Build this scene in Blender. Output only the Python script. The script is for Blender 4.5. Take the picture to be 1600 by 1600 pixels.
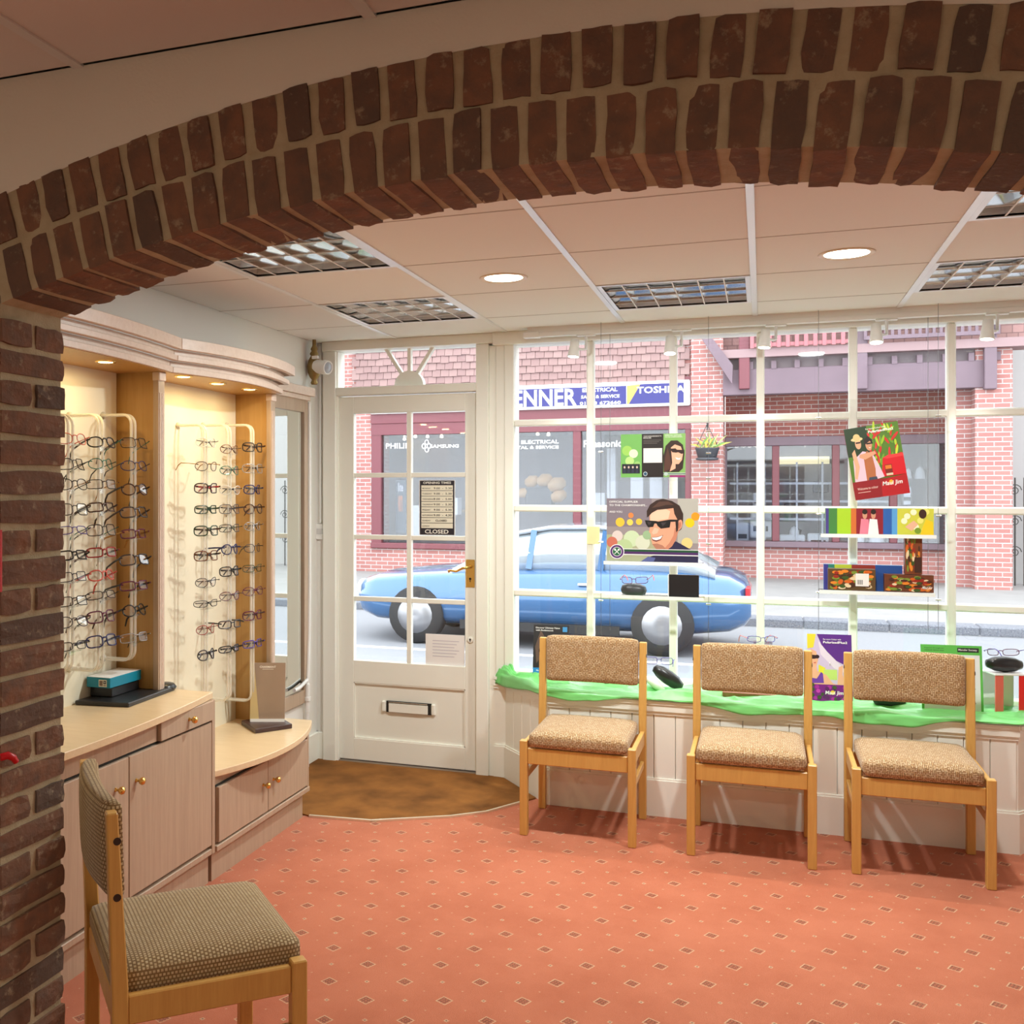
import bpy, bmesh, math, random
from mathutils import Vector, Matrix, noise as mnoise
random.seed(11)
sc = bpy.context.scene
for _o in list(bpy.data.objects):
    bpy.data.objects.remove(_o)
COL = sc.collection

# ------------------------------------------------------------------ camera
# room axes: x along the shop window, y towards the street, z up; eye over the origin
F, PX, PY, YAW, H = 1616.3, 588.5, 767.6, .3568, 1.48
cd_ = bpy.data.cameras.new('camera'); cam = bpy.data.objects.new('camera', cd_)
COL.objects.link(cam); sc.camera = cam
cam.location = (0, 0, H); cam.rotation_euler = (math.pi/2, 0, YAW)
cd_.sensor_width = 36; cd_.lens = F/1600*36
cd_.shift_x = (800-PX)/1600; cd_.shift_y = -(800-PY)/1600
cd_.clip_start = .02; cd_.clip_end = 200

# ------------------------------------------------------------------ world, exposure
SKY, EXPO = 5.2, 0.0
DOWN_W, NEAR_FILL_W, SPOT_W, CAB_W = 32, 12, 3.4, 1.1
w_ = bpy.data.worlds.new('overcast_sky'); sc.world = w_; w_.use_nodes = True
bg = w_.node_tree.nodes['Background']
bg.inputs[0].default_value = (.93, .965, 1, 1); bg.inputs[1].default_value = SKY
vs = sc.view_settings
vs.view_transform = 'Standard'; vs.look = 'None'; vs.exposure = EXPO; vs.gamma = 1; vs.use_curve_mapping = False
cy = sc.cycles
cy.use_denoising = True; cy.max_bounces = 10; cy.diffuse_bounces = 5; cy.glossy_bounces = 5
cy.transparent_max_bounces = 24; cy.transmission_bounces = 6; cy.sample_clamp_indirect = 6
cy.caustics_reflective = False; cy.caustics_refractive = False

_c, _s = math.cos(YAW), math.sin(YAW)
def at(x, y, X=None, Y=None, Z=None):
    """point of the room plane X=, Y= or Z= that the photograph shows at pixel x, y"""
    u = (x-PX)/F; v = (PY-y)/F
    d = Vector((u*_c-_s, u*_s+_c, v))
    t = X/d.x if X is not None else Y/d.y if Y is not None else (Z-H)/d.z
    return d*t + Vector((0, 0, H))

# ------------------------------------------------------------------ materials
def _nt(name):
    m = bpy.data.materials.new(name); m.use_nodes = True
    nt = m.node_tree
    return m, nt, nt.nodes['Principled BSDF']
def node(nt, typ, **kw):
    n = nt.nodes.new(typ)
    for k, v in kw.items():
        if k.startswith('i_'): n.inputs[int(k[2:])].default_value = v
        else: setattr(n, k, v)
    return n
def lk(nt, a, b): nt.links.new(a, b)
def mth(nt, op, a, b=None, c=None):
    n = nt.nodes.new('ShaderNodeMath'); n.operation = op
    for i, q in enumerate((a, b, c)):
        if q is None: continue
        if isinstance(q, (int, float)): n.inputs[i].default_value = q
        else: lk(nt, q, n.inputs[i])
    return n.outputs[0]
def mixc(nt, fac, a, b):
    n = nt.nodes.new('ShaderNodeMix'); n.data_type = 'RGBA'
    for i, q in ((0, fac), (6, a), (7, b)):
        if isinstance(q, (int, float)): n.inputs[i].default_value = q
        elif isinstance(q, tuple): n.inputs[i].default_value = (*q[:3], 1)
        else: lk(nt, q, n.inputs[i])
    return n.outputs[2]
def coords(nt, kind='Object', scale=(1, 1, 1), rot=(0, 0, 0), loc=(0, 0, 0)):
    tc = nt.nodes.new('ShaderNodeTexCoord'); mp = nt.nodes.new('ShaderNodeMapping')
    mp.inputs[1].default_value = loc; mp.inputs[2].default_value = rot; mp.inputs[3].default_value = scale
    lk(nt, tc.outputs[kind], mp.inputs[0]); return mp.outputs[0]
def bumpn(nt, p, h, strength=.3, dist=.002):
    b = nt.nodes.new('ShaderNodeBump'); b.inputs[0].default_value = strength; b.inputs[1].default_value = dist
    lk(nt, h, b.inputs['Height']); lk(nt, b.outputs[0], p.inputs['Normal'])
_mc = {}
def mat(name, col, rough=.6, metal=0, var=0, vs_=8, bump=0, bs=150, spec=.5, emit=None, scale=(1, 1, 1), col2=None, rnd=0, coat=0):
    """plain procedural material: base colour, noise variation towards col2, fine bump, per-object variation"""
    if name in _mc: return _mc[name]
    m, nt, p = _nt(name)
    p.inputs['Base Color'].default_value = (*col, 1); p.inputs['Roughness'].default_value = rough
    p.inputs['Metallic'].default_value = metal; p.inputs['Specular IOR Level'].default_value = spec
    p.inputs['Coat Weight'].default_value = coat
    if emit:
        p.inputs['Emission Color'].default_value = (*emit[0], 1); p.inputs['Emission Strength'].default_value = emit[1]
    if var or rnd:
        c2 = col2 or tuple(x*.6 for x in col)
        cv = coords(nt, scale=scale); nz = node(nt, 'ShaderNodeTexNoise'); nz.inputs['Scale'].default_value = vs_; nz.inputs['Detail'].default_value = 5
        lk(nt, cv, nz.inputs[0])
        r = node(nt, 'ShaderNodeMapRange'); r.inputs[1].default_value = .35; r.inputs[2].default_value = .7; r.inputs[4].default_value = var
        lk(nt, nz.outputs[0], r.inputs[0])
        out = mixc(nt, r.outputs[0], col, c2)
        if rnd:
            oi = node(nt, 'ShaderNodeObjectInfo')
            out = mixc(nt, mth(nt, 'MULTIPLY', oi.outputs['Random'], rnd), out, c2)
        lk(nt, out, p.inputs['Base Color'])
    if bump:
        nz = node(nt, 'ShaderNodeTexNoise'); nz.inputs['Scale'].default_value = bs; nz.inputs['Detail'].default_value = 4
        lk(nt, coords(nt), nz.inputs[0]); bumpn(nt, p, nz.outputs[0], bump)
    _mc[name] = m; return m
def ink(c):
    c = tuple(round(x, 3) for x in c)
    return mat('ink_%d_%d_%d' % tuple(int(x*255) for x in c), c, .45)
def srgb(r, g, b): return tuple(((x/255)/12.92 if x/255 < .04045 else ((x/255+.055)/1.055)**2.4) for x in (r, g, b))
def I8(r, g, b): return ink(srgb(r, g, b))

def wood(name, c1, c2, scale=(40, 40, 2.5), rough=.4, grain=.6):
    m, nt, p = _nt(name); cv = coords(nt, scale=scale)
    nz = node(nt, 'ShaderNodeTexNoise'); nz.inputs['Scale'].default_value = 1.6; nz.inputs['Detail'].default_value = 6; nz.inputs['Distortion'].default_value = .8
    lk(nt, cv, nz.inputs[0])
    n2 = node(nt, 'ShaderNodeTexNoise'); n2.inputs['Scale'].default_value = 9; n2.inputs['Detail'].default_value = 3; lk(nt, cv, n2.inputs[0])
    f = mth(nt, 'ADD', mth(nt, 'MULTIPLY', nz.outputs[0], .7), mth(nt, 'MULTIPLY', n2.outputs[0], .3))
    r = node(nt, 'ShaderNodeMapRange'); r.inputs[1].default_value = .38; r.inputs[2].default_value = .64; r.inputs[4].default_value = grain
    lk(nt, f, r.inputs[0]); lk(nt, mixc(nt, r.outputs[0], c1, c2), p.inputs['Base Color'])
    p.inputs['Roughness'].default_value = rough; bumpn(nt, p, f, .06, .001); return m

def brickmat(name, base, alt, dark, salt=(.40, .32, .21)):
    m, nt, p = _nt(name)
    oi = node(nt, 'ShaderNodeObjectInfo')
    c = mixc(nt, oi.outputs['Random'], base, alt)
    dk = node(nt, 'ShaderNodeMapRange'); dk.inputs[1].default_value = .72; dk.inputs[2].default_value = 1
    lk(nt, mth(nt, 'FRACT', mth(nt, 'MULTIPLY', oi.outputs['Random'], 7.31)), dk.inputs[0])
    c = mixc(nt, mth(nt, 'MULTIPLY', dk.outputs[0], .85), c, dark)
    ve = node(nt, 'ShaderNodeVectorMath', operation='ADD')
    lk(nt, coords(nt), ve.inputs[0]); cx = node(nt, 'ShaderNodeCombineXYZ')
    lk(nt, mth(nt, 'MULTIPLY', oi.outputs['Random'], 40), cx.inputs[0]); lk(nt, cx.outputs[0], ve.inputs[1])
    nz = node(nt, 'ShaderNodeTexNoise'); nz.inputs['Scale'].default_value = 26; nz.inputs['Detail'].default_value = 6; lk(nt, ve.outputs[0], nz.inputs[0])
    r = node(nt, 'ShaderNodeMapRange'); r.inputs[1].default_value = .4; r.inputs[2].default_value = .75; r.inputs[4].default_value = .75
    lk(nt, nz.outputs[0], r.inputs[0]); c = mixc(nt, r.outputs[0], c, dark)
    n2 = node(nt, 'ShaderNodeTexNoise'); n2.inputs['Scale'].default_value = 34; n2.inputs['Detail'].default_value = 6; n2.inputs['Roughness'].default_value = .7; lk(nt, ve.outputs[0], n2.inputs[0])
    r2 = node(nt, 'ShaderNodeMapRange'); r2.inputs[1].default_value = .57; r2.inputs[2].default_value = .68; r2.inputs[4].default_value = .6
    lk(nt, n2.outputs[0], r2.inputs[0]); c = mixc(nt, r2.outputs[0], c, salt)
    lk(nt, c, p.inputs['Base Color']); p.inputs['Roughness'].default_value = .9; p.inputs['Specular IOR Level'].default_value = .25
    n3 = node(nt, 'ShaderNodeTexNoise'); n3.inputs['Scale'].default_value = 90; n3.inputs['Detail'].default_value = 6; lk(nt, ve.outputs[0], n3.inputs[0])
    bumpn(nt, p, n3.outputs[0], .7, .004); return m

def glassmat(name, tint=(1, 1, 1), ior=1.45, extra=0.0):
    """thin clear sheet: fresnel reflection over plain transmission"""
    m = bpy.data.materials.new(name); m.use_nodes = True; nt = m.node_tree
    nt.nodes.remove(nt.nodes['Principled BSDF']); out = nt.nodes['Material Output']
    tr = node(nt, 'ShaderNodeBsdfTransparent'); tr.inputs[0].default_value = (*tint, 1)
    gl = node(nt, 'ShaderNodeBsdfGlossy'); gl.inputs[1].default_value = .02
    ge = node(nt, 'ShaderNodeNewGeometry'); dt = node(nt, 'ShaderNodeVectorMath', operation='DOT_PRODUCT')   # Schlick, same from both sides
    lk(nt, ge.outputs['Normal'], dt.inputs[0]); lk(nt, ge.outputs['Incoming'], dt.inputs[1]); f0 = ((ior-1)/(ior+1))**2
    fr = mth(nt, 'ADD', mth(nt, 'MULTIPLY', mth(nt, 'POWER', mth(nt, 'SUBTRACT', 1, mth(nt, 'ABSOLUTE', dt.outputs['Value'])), 5), 1-f0), f0+extra)
    mx = node(nt, 'ShaderNodeMixShader'); lk(nt, fr, mx.inputs[0])
    lk(nt, tr.outputs[0], mx.inputs[1]); lk(nt, gl.outputs[0], mx.inputs[2]); lk(nt, mx.outputs[0], out.inputs[0]); return m

def weave(name, light, mid, dark, pitch=.0046, ribs=False):
    """tweed upholstery: basket weave of two yarns on metre UVs"""
    m, nt, p = _nt(name)
    def bt(rot):
        b = node(nt, 'ShaderNodeTexBrick'); b.offset = .5
        lk(nt, coords(nt, 'UV', rot=(0, 0, rot)), b.inputs[0])
        b.inputs['Color1'].default_value = (*light, 1); b.inputs['Color2'].default_value = (*mid, 1); b.inputs['Mortar'].default_value = (*dark, 1)
        b.inputs['Scale'].default_value = 1; b.inputs['Mortar Size'].default_value = pitch*.2; b.inputs['Mortar Smooth'].default_value = .35
        b.inputs['Brick Width'].default_value = pitch*2.7; b.inputs['Row Height'].default_value = pitch; b.inputs['Bias'].default_value = -.1
        return b
    a, b = bt(0), bt(math.pi/2)
    ck = node(nt, 'ShaderNodeTexChecker'); ck.inputs['Scale'].default_value = 1/(pitch*3.2); lk(nt, coords(nt, 'UV'), ck.inputs[0])
    if ribs: b.inputs['Mortar Size'].default_value = a.inputs['Mortar Size'].default_value = pitch*.24; a.inputs['Brick Width'].default_value = b.inputs['Brick Width'].default_value = pitch*1.0
    fck = 0.0 if ribs else ck.outputs[1]
    col = mixc(nt, fck, a.outputs[0], b.outputs[0])
    nz = node(nt, 'ShaderNodeTexNoise'); nz.inputs['Scale'].default_value = 420; lk(nt, coords(nt), nz.inputs[0])
    r = node(nt, 'ShaderNodeMapRange'); r.inputs[1].default_value = .5; r.inputs[2].default_value = .7; r.inputs[4].default_value = .4; lk(nt, nz.outputs[0], r.inputs[0])
    lk(nt, mixc(nt, r.outputs[0], col, dark), p.inputs['Base Color'])
    p.inputs['Roughness'].default_value = .95; p.inputs['Specular IOR Level'].default_value = .15; p.inputs['Sheen Weight'].default_value = .25
    h = mixc(nt, fck, a.outputs[1], b.outputs[1])
    bumpn(nt, p, mth(nt, 'SUBTRACT', 1, h), .8, .0015); return m

def carpetmat():
    m, nt, p = _nt('carpet'); PIT = .1611; ang = .7694+YAW
    o = at(679.4, 1416.1, Z=0)
    tc = node(nt, 'ShaderNodeTexCoord')
    sub = node(nt, 'ShaderNodeVectorMath', operation='SUBTRACT'); lk(nt, tc.outputs['Object'], sub.inputs[0]); sub.inputs[1].default_value = o
    vr = node(nt, 'ShaderNodeVectorRotate', rotation_type='Z_AXIS'); lk(nt, sub.outputs[0], vr.inputs[0]); vr.inputs['Angle'].default_value = -ang
    sx = node(nt, 'ShaderNodeSeparateXYZ'); lk(nt, vr.outputs[0], sx.inputs[0])
    def cell(off):
        return [mth(nt, 'MULTIPLY', mth(nt, 'SUBTRACT', mth(nt, 'FRACT', mth(nt, 'ADD', mth(nt, 'DIVIDE', sx.outputs[i], PIT), off[i]+100)), .5), PIT) for i in (0, 1)]
    def cheb(q): return mth(nt, 'MAXIMUM', mth(nt, 'ABSOLUTE', q[0]), mth(nt, 'ABSOLUTE', q[1]))
    def lt(a, v): return mth(nt, 'LESS_THAN', a, v)
    nzf = node(nt, 'ShaderNodeTexNoise'); nzf.inputs['Scale'].default_value = 420; nzf.inputs['Detail'].default_value = 3; lk(nt, tc.outputs['Object'], nzf.inputs[0])
    wob = mth(nt, 'MULTIPLY', mth(nt, 'SUBTRACT', nzf.outputs[0], .5), .007)
    q = cell((.5, .5)); d = mth(nt, 'ADD', cheb(q), wob)
    nz = node(nt, 'ShaderNodeTexNoise'); nz.inputs['Scale'].default_value = 3.2; nz.inputs['Detail'].default_value = 6; nz.inputs['Roughness'].default_value = .65; lk(nt, tc.outputs['Object'], nz.inputs[0])
    r = node(nt, 'ShaderNodeMapRange'); r.inputs[1].default_value = .4; r.inputs[2].default_value = .72; r.inputs[4].default_value = .75; lk(nt, nz.outputs[0], r.inputs[0])
    base = mixc(nt, r.outputs[0], (.61, .198, .105), (.47, .128, .060))
    rf = node(nt, 'ShaderNodeMapRange'); rf.inputs[1].default_value = .3; rf.inputs[2].default_value = .7; rf.inputs[4].default_value = .35; lk(nt, nzf.outputs[0], rf.inputs[0])
    base = mixc(nt, rf.outputs[0], base, (.34, .08, .04))
    cream, brown = (.66, .45, .28), (.085, .035, .025)
    # small sprigs in the cell centres and on the cell edges
    d2 = mth(nt, 'ADD', cheb(cell((0, 0))), wob)
    c = mixc(nt, mth(nt, 'MULTIPLY', lt(d2, .0062), .8), base, cream)
    c = mixc(nt, mth(nt, 'MULTIPLY', lt(d2, .0026), .75), c, brown)
    for off in ((0, .5), (.5, 0)):
        c = mixc(nt, mth(nt, 'MULTIPLY', lt(mth(nt, 'ADD', cheb(cell(off)), wob), .0026), .6), c, cream)
    # the square motif: cream outline, dark flecks inside
    c = mixc(nt, mth(nt, 'MULTIPLY', lt(d, .0185), .85), c, cream)
    c = mixc(nt, lt(d, .0152), c, base)
    fx = [mth(nt, 'GREATER_THAN', mth(nt, 'SINE', mth(nt, 'MULTIPLY', k, 620)), -.1) for k in q]
    fl = mth(nt, 'MULTIPLY', mth(nt, 'MULTIPLY', lt(d, .0150), mth(nt, 'MAXIMUM', fx[0], fx[1])), .68)
    c = mixc(nt, mth(nt, 'MULTIPLY', fl, mth(nt, 'GREATER_THAN', nzf.outputs[0], .44)), c, brown)
    lk(nt, c, p.inputs['Base Color']); p.inputs['Roughness'].default_value = 1; p.inputs['Specular IOR Level'].default_value = .1
    p.inputs['Sheen Weight'].default_value = .15
    n3 = node(nt, 'ShaderNodeTexNoise'); n3.inputs['Scale'].default_value = 700; lk(nt, tc.outputs['Object'], n3.inputs[0]); bumpn(nt, p, n3.outputs[0], .7, .004)
    return m

def wallbrick(name, c1, c2, mort, bw=.225, bh=.075, rough=.9):
    """far brickwork whose courses are only a few pixels high"""
    m, nt, p = _nt(name); tc = node(nt, 'ShaderNodeTexCoord'); sp = node(nt, 'ShaderNodeSeparateXYZ'); cb = node(nt, 'ShaderNodeCombineXYZ')
    lk(nt, tc.outputs['Object'], sp.inputs[0]); lk(nt, mth(nt, 'ADD', sp.outputs[0], sp.outputs[1]), cb.inputs[0]); lk(nt, sp.outputs[2], cb.inputs[1])
    b = node(nt, 'ShaderNodeTexBrick'); lk(nt, cb.outputs[0], b.inputs[0])
    b.inputs['Color1'].default_value = (*c1, 1); b.inputs['Color2'].default_value = (*c2, 1); b.inputs['Mortar'].default_value = (*mort, 1)
    b.inputs['Scale'].default_value = 1; b.inputs['Mortar Size'].default_value = .007; b.inputs['Brick Width'].default_value = bw; b.inputs['Row Height'].default_value = bh
    lk(nt, b.outputs[0], p.inputs['Base Color']); p.inputs['Roughness'].default_value = rough
    bumpn(nt, p, mth(nt, 'SUBTRACT', 1, b.outputs[1]), .5, .01); return m

MW = mat('white_gloss_paint', (.87, .87, .80), .32, bump=.05, bs=40)
MPL = mat('plaster', (.80, .79, .75), .85, bump=.25, bs=120)
MPLA = mat('plaster_arch', (.77, .74, .63), .9, bump=.25, bs=160)
MTILE = mat('ceiling_tile', (.81, .79, .76), .95, bump=.2, bs=300)
MTEE = mat('ceiling_tee', (.82, .82, .82), .3, .35)
MBRK = brickmat('red_brown_brick', (.235, .118, .070), (.185, .10, .066), (.105, .078, .062))
MMORT = mat('mortar', (.47, .40, .26), .95, var=.6, vs_=30, col2=(.36, .28, .165), bump=.8, bs=220)
MCARP = carpetmat()
MMAT = mat('coir', (.30, .125, .034), 1, var=.9, vs_=5, col2=(.13, .055, .018), bump=1, bs=450, spec=.1)
MBEECH = wood('beech', (.66, .38, .105), (.55, .285, .07), rough=.38)
MTWEED = weave('tweed', (.66, .50, .31), (.47, .29, .13), (.23, .105, .035), .0064)
MTWEED2 = weave('tweed_cord', (.64, .52, .32), (.52, .38, .20), (.24, .15, .065), .0088, True)
MOAK = wood('oak', (.50, .29, .095), (.40, .21, .055), (30, 30, 1.6))
MLIME = wood('limed_oak', (.47, .345, .245), (.36, .255, .175), (36, 36, 1.8))
MTOP = wood('oak_worktop', (.74, .56, .35), (.64, .455, .26), (3, 36, 36), .3)
MCORN = wood('pale_oak_cornice', (.72, .58, .48), (.62, .47, .37), (3, 30, 30))
MCREAM = mat('cream_panel', (.78, .72, .56), .5)
MBRASS = mat('brass', (.80, .52, .16), .22, 1)
MBRONZE = mat('old_brass', (.30, .21, .08), .45, .8, var=.5, vs_=40)
MCHROME = mat('chrome', (.75, .75, .76), .15, 1)
MDARK = mat('dark_gap', (.02, .018, .015), .9)
MMIRR = mat('mirror_glass', (.86, .9, .87), .01, 1)
MGLASS = glassmat('window_glass', (.97, .985, .98))
MACRY = glassmat('acrylic', (.98, .99, .985), 1.45, .02)
MTUBE = mat('acrylic_tube', (.86, .83, .74), .12, spec=.6)
MTUBE.node_tree.nodes['Principled BSDF'].inputs['Alpha'].default_value = .5
MLENS = glassmat('spectacle_lens', (.95, .96, .97), 1.5, .10)
MWHITE = mat('white_plastic', (.82, .82, .80), .35)
MBLACK = mat('black_plastic', (.015, .015, .017), .3)
MLOUV = mat('louvre_aluminium', (.86, .86, .86), .08, 1)
MSTEEL = mat('wire', (.20, .20, .21), .35, 1)
MLAMP = mat('lamp_warm_white', (1, .95, .85), .5, emit=((1, .90, .72), 9))
MLAMPY = mat('lamp_warm_yellow', (1, .8, .4), .5, emit=((1, .74, .26), 14))

# ------------------------------------------------------------------ geometry helpers
MX = {}                                   # world matrix of every thing / part
class MB:
    def __init__(s): s.v = []; s.f = []; s.m = []; s.sm = []
    def add(s, vs, fs, m=0, smooth=False):
        o = len(s.v); s.v += [Vector(v) for v in vs]
        for f in fs: s.f.append([i+o for i in f]); s.m.append(m); s.sm.append(smooth)
        return s
    def box(s, x0, x1, y0, y1, z0, z1, m=0, R=None):
        vs = [Vector((x, y, z)) for x in (x0, x1) for y in (y0, y1) for z in (z0, z1)]
        if R: vs = [R @ v for v in vs]
        return s.add(vs, [(0, 1, 3, 2), (4, 6, 7, 5), (0, 4, 5, 1), (2, 3, 7, 6), (0, 2, 6, 4), (1, 5, 7, 3)], m)
    def bar(s, a, b, w, h, up=(0, 0, 1), m=0):
        """rectangular bar from a to b, w across, h along up"""
        a, b = Vector(a), Vector(b); d = (b-a).normalized(); u = Vector(up); u = (u-d*u.dot(d)).normalized(); r = d.cross(u)
        vs = [p+r*sx*w/2+u*sy*h/2 for p in (a, b) for sx, sy in ((-1, -1), (1, -1), (1, 1), (-1, 1))]
        return s.add(vs, [(0, 3, 2, 1), (4, 5, 6, 7), (0, 1, 5, 4), (1, 2, 6, 5), (2, 3, 7, 6), (3, 0, 4, 7)], m)
    def tube(s, pts, r, n=8, closed=False, m=0, caps=True):
        pts = [Vector(p) for p in pts]; N = len(pts); rs = r if isinstance(r, (list, tuple)) else [r]*N
        u = None; vs = []
        for i, p in enumerate(pts):
            a = pts[i-1] if (i or closed) else p; b = pts[(i+1) % N] if (i < N-1 or closed) else p
            d = (b-a).normalized()
            if u is None: u = d.orthogonal().normalized()
            u = (u-d*u.dot(d)).normalized(); w = d.cross(u)
            vs += [p+(u*math.cos(t)+w*math.sin(t))*rs[i] for t in (2*math.pi*k/n for k in range(n))]
        fs = []
        for i in range(N if closed else N-1):
            j = (i+1) % N
            fs += [(i*n+k, i*n+(k+1) % n, j*n+(k+1) % n, j*n+k) for k in range(n)]
        s.add(vs, fs, m, True)
        if caps and not closed: s.add(vs[:n], [list(range(n))[::-1]], m); s.add(vs[-n:], [list(range(n))], m)
        return s
    def lathe(s, prof, org=(0, 0, 0), axis=(0, 0, 1), n=20, m=0, smooth=True):
        """prof: (radius, distance along axis)"""
        ax = Vector(axis).normalized(); u = ax.orthogonal().normalized(); w = ax.cross(u); o = Vector(org); vs = []
        for r, h in prof: vs += [o+ax*h+(u*math.cos(t)+w*math.sin(t))*max(r, 1e-5) for t in (2*math.pi*k/n for k in range(n))]
        fs = []
        for i in range(len(prof)-1): fs += [(i*n+k, i*n+(k+1) % n, (i+1)*n+(k+1) % n, (i+1)*n+k) for k in range(n)]
        s.add(vs, fs, m, smooth)
        if prof[0][0] > 1e-4: s.add(vs[:n], [list(range(n))[::-1]], m)
        if prof[-1][0] > 1e-4: s.add(vs[-n:], [list(range(n))], m)
        return s
    def prism(s, poly, vec, m=0):
        a = [Vector(p) for p in poly]; v = Vector(vec); n = len(a)
        return s.add(a+[p+v for p in a], [list(range(n))[::-1], list(range(n, 2*n))]+[(i, (i+1) % n, n+(i+1) % n, n+i) for i in range(n)], m)
    def loft(s, rings, m=0, closed=True, caps=True, smooth=True):
        n = len(rings[0]); vs = [p for r in rings for p in r]; fs = []
        for i in range(len(rings)-1):
            for k in range(n if closed else n-1): fs.append((i*n+k, i*n+(k+1) % n, (i+1)*n+(k+1) % n, (i+1)*n+k))
        s.add(vs, fs, m, smooth)
        if caps: s.add(rings[0], [list(range(n))[::-1]], m); s.add(rings[-1], [list(range(n))], m)
        return s
    def mesh(s, name, mats, inv=None, bevel=0, seg=1, uv=False, recalc=True):
        me = bpy.data.meshes.new(name)
        vs = [inv @ v for v in s.v] if inv else s.v
        me.from_pydata([tuple(v) for v in vs], [], s.f)
        for mm in (mats if isinstance(mats, (list, tuple)) else [mats]): me.materials.append(mm)
        me.polygons.foreach_set('material_index', s.m); me.polygons.foreach_set('use_smooth', s.sm)
        if bevel or recalc:
            bm = bmesh.new(); bm.from_mesh(me)
            if recalc: bmesh.ops.recalc_face_normals(bm, faces=bm.faces)
            if bevel:
                es = [e for e in bm.edges if len(e.link_faces) == 2 and e.calc_face_angle(0) > .5]
                bmesh.ops.bevel(bm, geom=es, offset=bevel, segments=seg, affect='EDGES', clamp_overlap=True)
            bm.to_mesh(me); bm.free()
        if uv:
            ul = me.uv_layers.new()
            for pl in me.polygons:
                n = pl.normal; ax = max(range(3), key=lambda i: abs(n[i])); ij = [(1, 2), (0, 2), (0, 1)][ax]
                for li in pl.loop_indices:
                    co = me.vertices[me.loops[li].vertex_index].co; ul.data[li].uv = (co[ij[0]], co[ij[1]])
        return me
    def build(s, name, mats, parent=None, local=False, label=None, **kw):
        M0 = MX[parent.name] if parent else Matrix()
        inv = None if local or parent is None else M0.inverted()
        o = bpy.data.objects.new(name, s.mesh(name, mats, inv, **kw)); COL.objects.link(o)
        if parent: o.parent = parent
        MX[o.name] = M0
        if label: o['label'] = label
        return o
def thing(name, label, cat, loc=(0, 0, 0), rz=0, group=None, kind=None):
    o = bpy.data.objects.new(name, None); COL.objects.link(o); o.empty_display_size = .05
    o.location = loc; o.rotation_euler = (0, 0, rz); MX[o.name] = Matrix.Translation(loc) @ Matrix.Rotation(rz, 4, 'Z')
    return tag(o, label, cat, group, kind)
def tag(o, label=None, cat=None, group=None, kind=None):
    if label: o['label'] = label
    if cat: o['category'] = cat
    if group: o['group'] = group
    if kind: o['kind'] = kind
    return o
def struct(o, label=None): o['kind'] = 'structure'; (label and o.__setitem__('label', label)); return o
def piece(name, mesh, parent, M):
    """one more object on shared mesh data, placed by world matrix M under parent"""
    o = bpy.data.objects.new(name, mesh); COL.objects.link(o); o.parent = parent
    o.matrix_local = (MX[parent.name].inverted() @ M) if parent else M; MX[o.name] = M; return o
def copy_tree(o, parent=None):
    c = o.copy(); COL.objects.link(c); c.parent = parent
    for ch in list(o.children): copy_tree(ch, c)
    return c
def R3(rx=0, ry=0, rz=0): return Matrix.Rotation(rz, 4, 'Z') @ Matrix.Rotation(ry, 4, 'Y') @ Matrix.Rotation(rx, 4, 'X')
def frame(o, r, u):
    """4x4 with columns r (right), u (up), normal r x u at origin o"""
    r = Vector(r).normalized(); u = Vector(u); u = (u-r*u.dot(r)).normalized(); n = r.cross(u); o = Vector(o)
    return Matrix(((r.x, u.x, n.x, o.x), (r.y, u.y, n.y, o.y), (r.z, u.z, n.z, o.z), (0, 0, 0, 1)))

# lettering: all words are turned into meshes in one go
WORDS = ['OPENING TIMES', 'CLOSED', 'MONDAY', 'TUESDAY', 'WEDNESDAY', 'THURSDAY', 'FRIDAY', 'SATURDAY', 'SUNDAY', 'LUNCH',
  '9.00  -  5.30', '9.00  -  5.00', '9.00  -  4.30', 'ENNER', 'ELECTRICAL', 'SALES & SERVICE', '01903 672660', 'TOSHIBA', 'PHILIPS', 'SAMSUNG',
  'BOSCH', 'Hotpoint', 'ZANUSSI', 'Panasonic', 'S - ELECTRICAL', 'RENTAL & SERVICE', 'CHARMANT', 'OFFICIAL SUPPLIER', 'TO THE CHAMPIONSHIPS...', 'AND YOU.',
  'PolarizedPlus2', 'For more Colour with', 'Welcome to colour', 'Maui Jim', 'Macular Society', 'Discover Ultimate Vision', 'with Rodenstock', 'warm', 'lite', '- Hicks', 'REGISTERED', 'hp', '99',
  'YOUR SUNGLASSES MADE TO', 'MEASURE', 'Support throughout', 'central vision loss']
BOLD = {'ENNER', 'ELECTRICAL', 'SALES & SERVICE', '01903 672660', 'TOSHIBA', 'PHILIPS', 'SAMSUNG', 'BOSCH', 'ZANUSSI', 'Panasonic', 'S - ELECTRICAL', 'RENTAL & SERVICE', 'CLOSED', 'OPENING TIMES', 'CHARMANT', 'PolarizedPlus2', 'Hotpoint'}
_WM = {}
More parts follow.
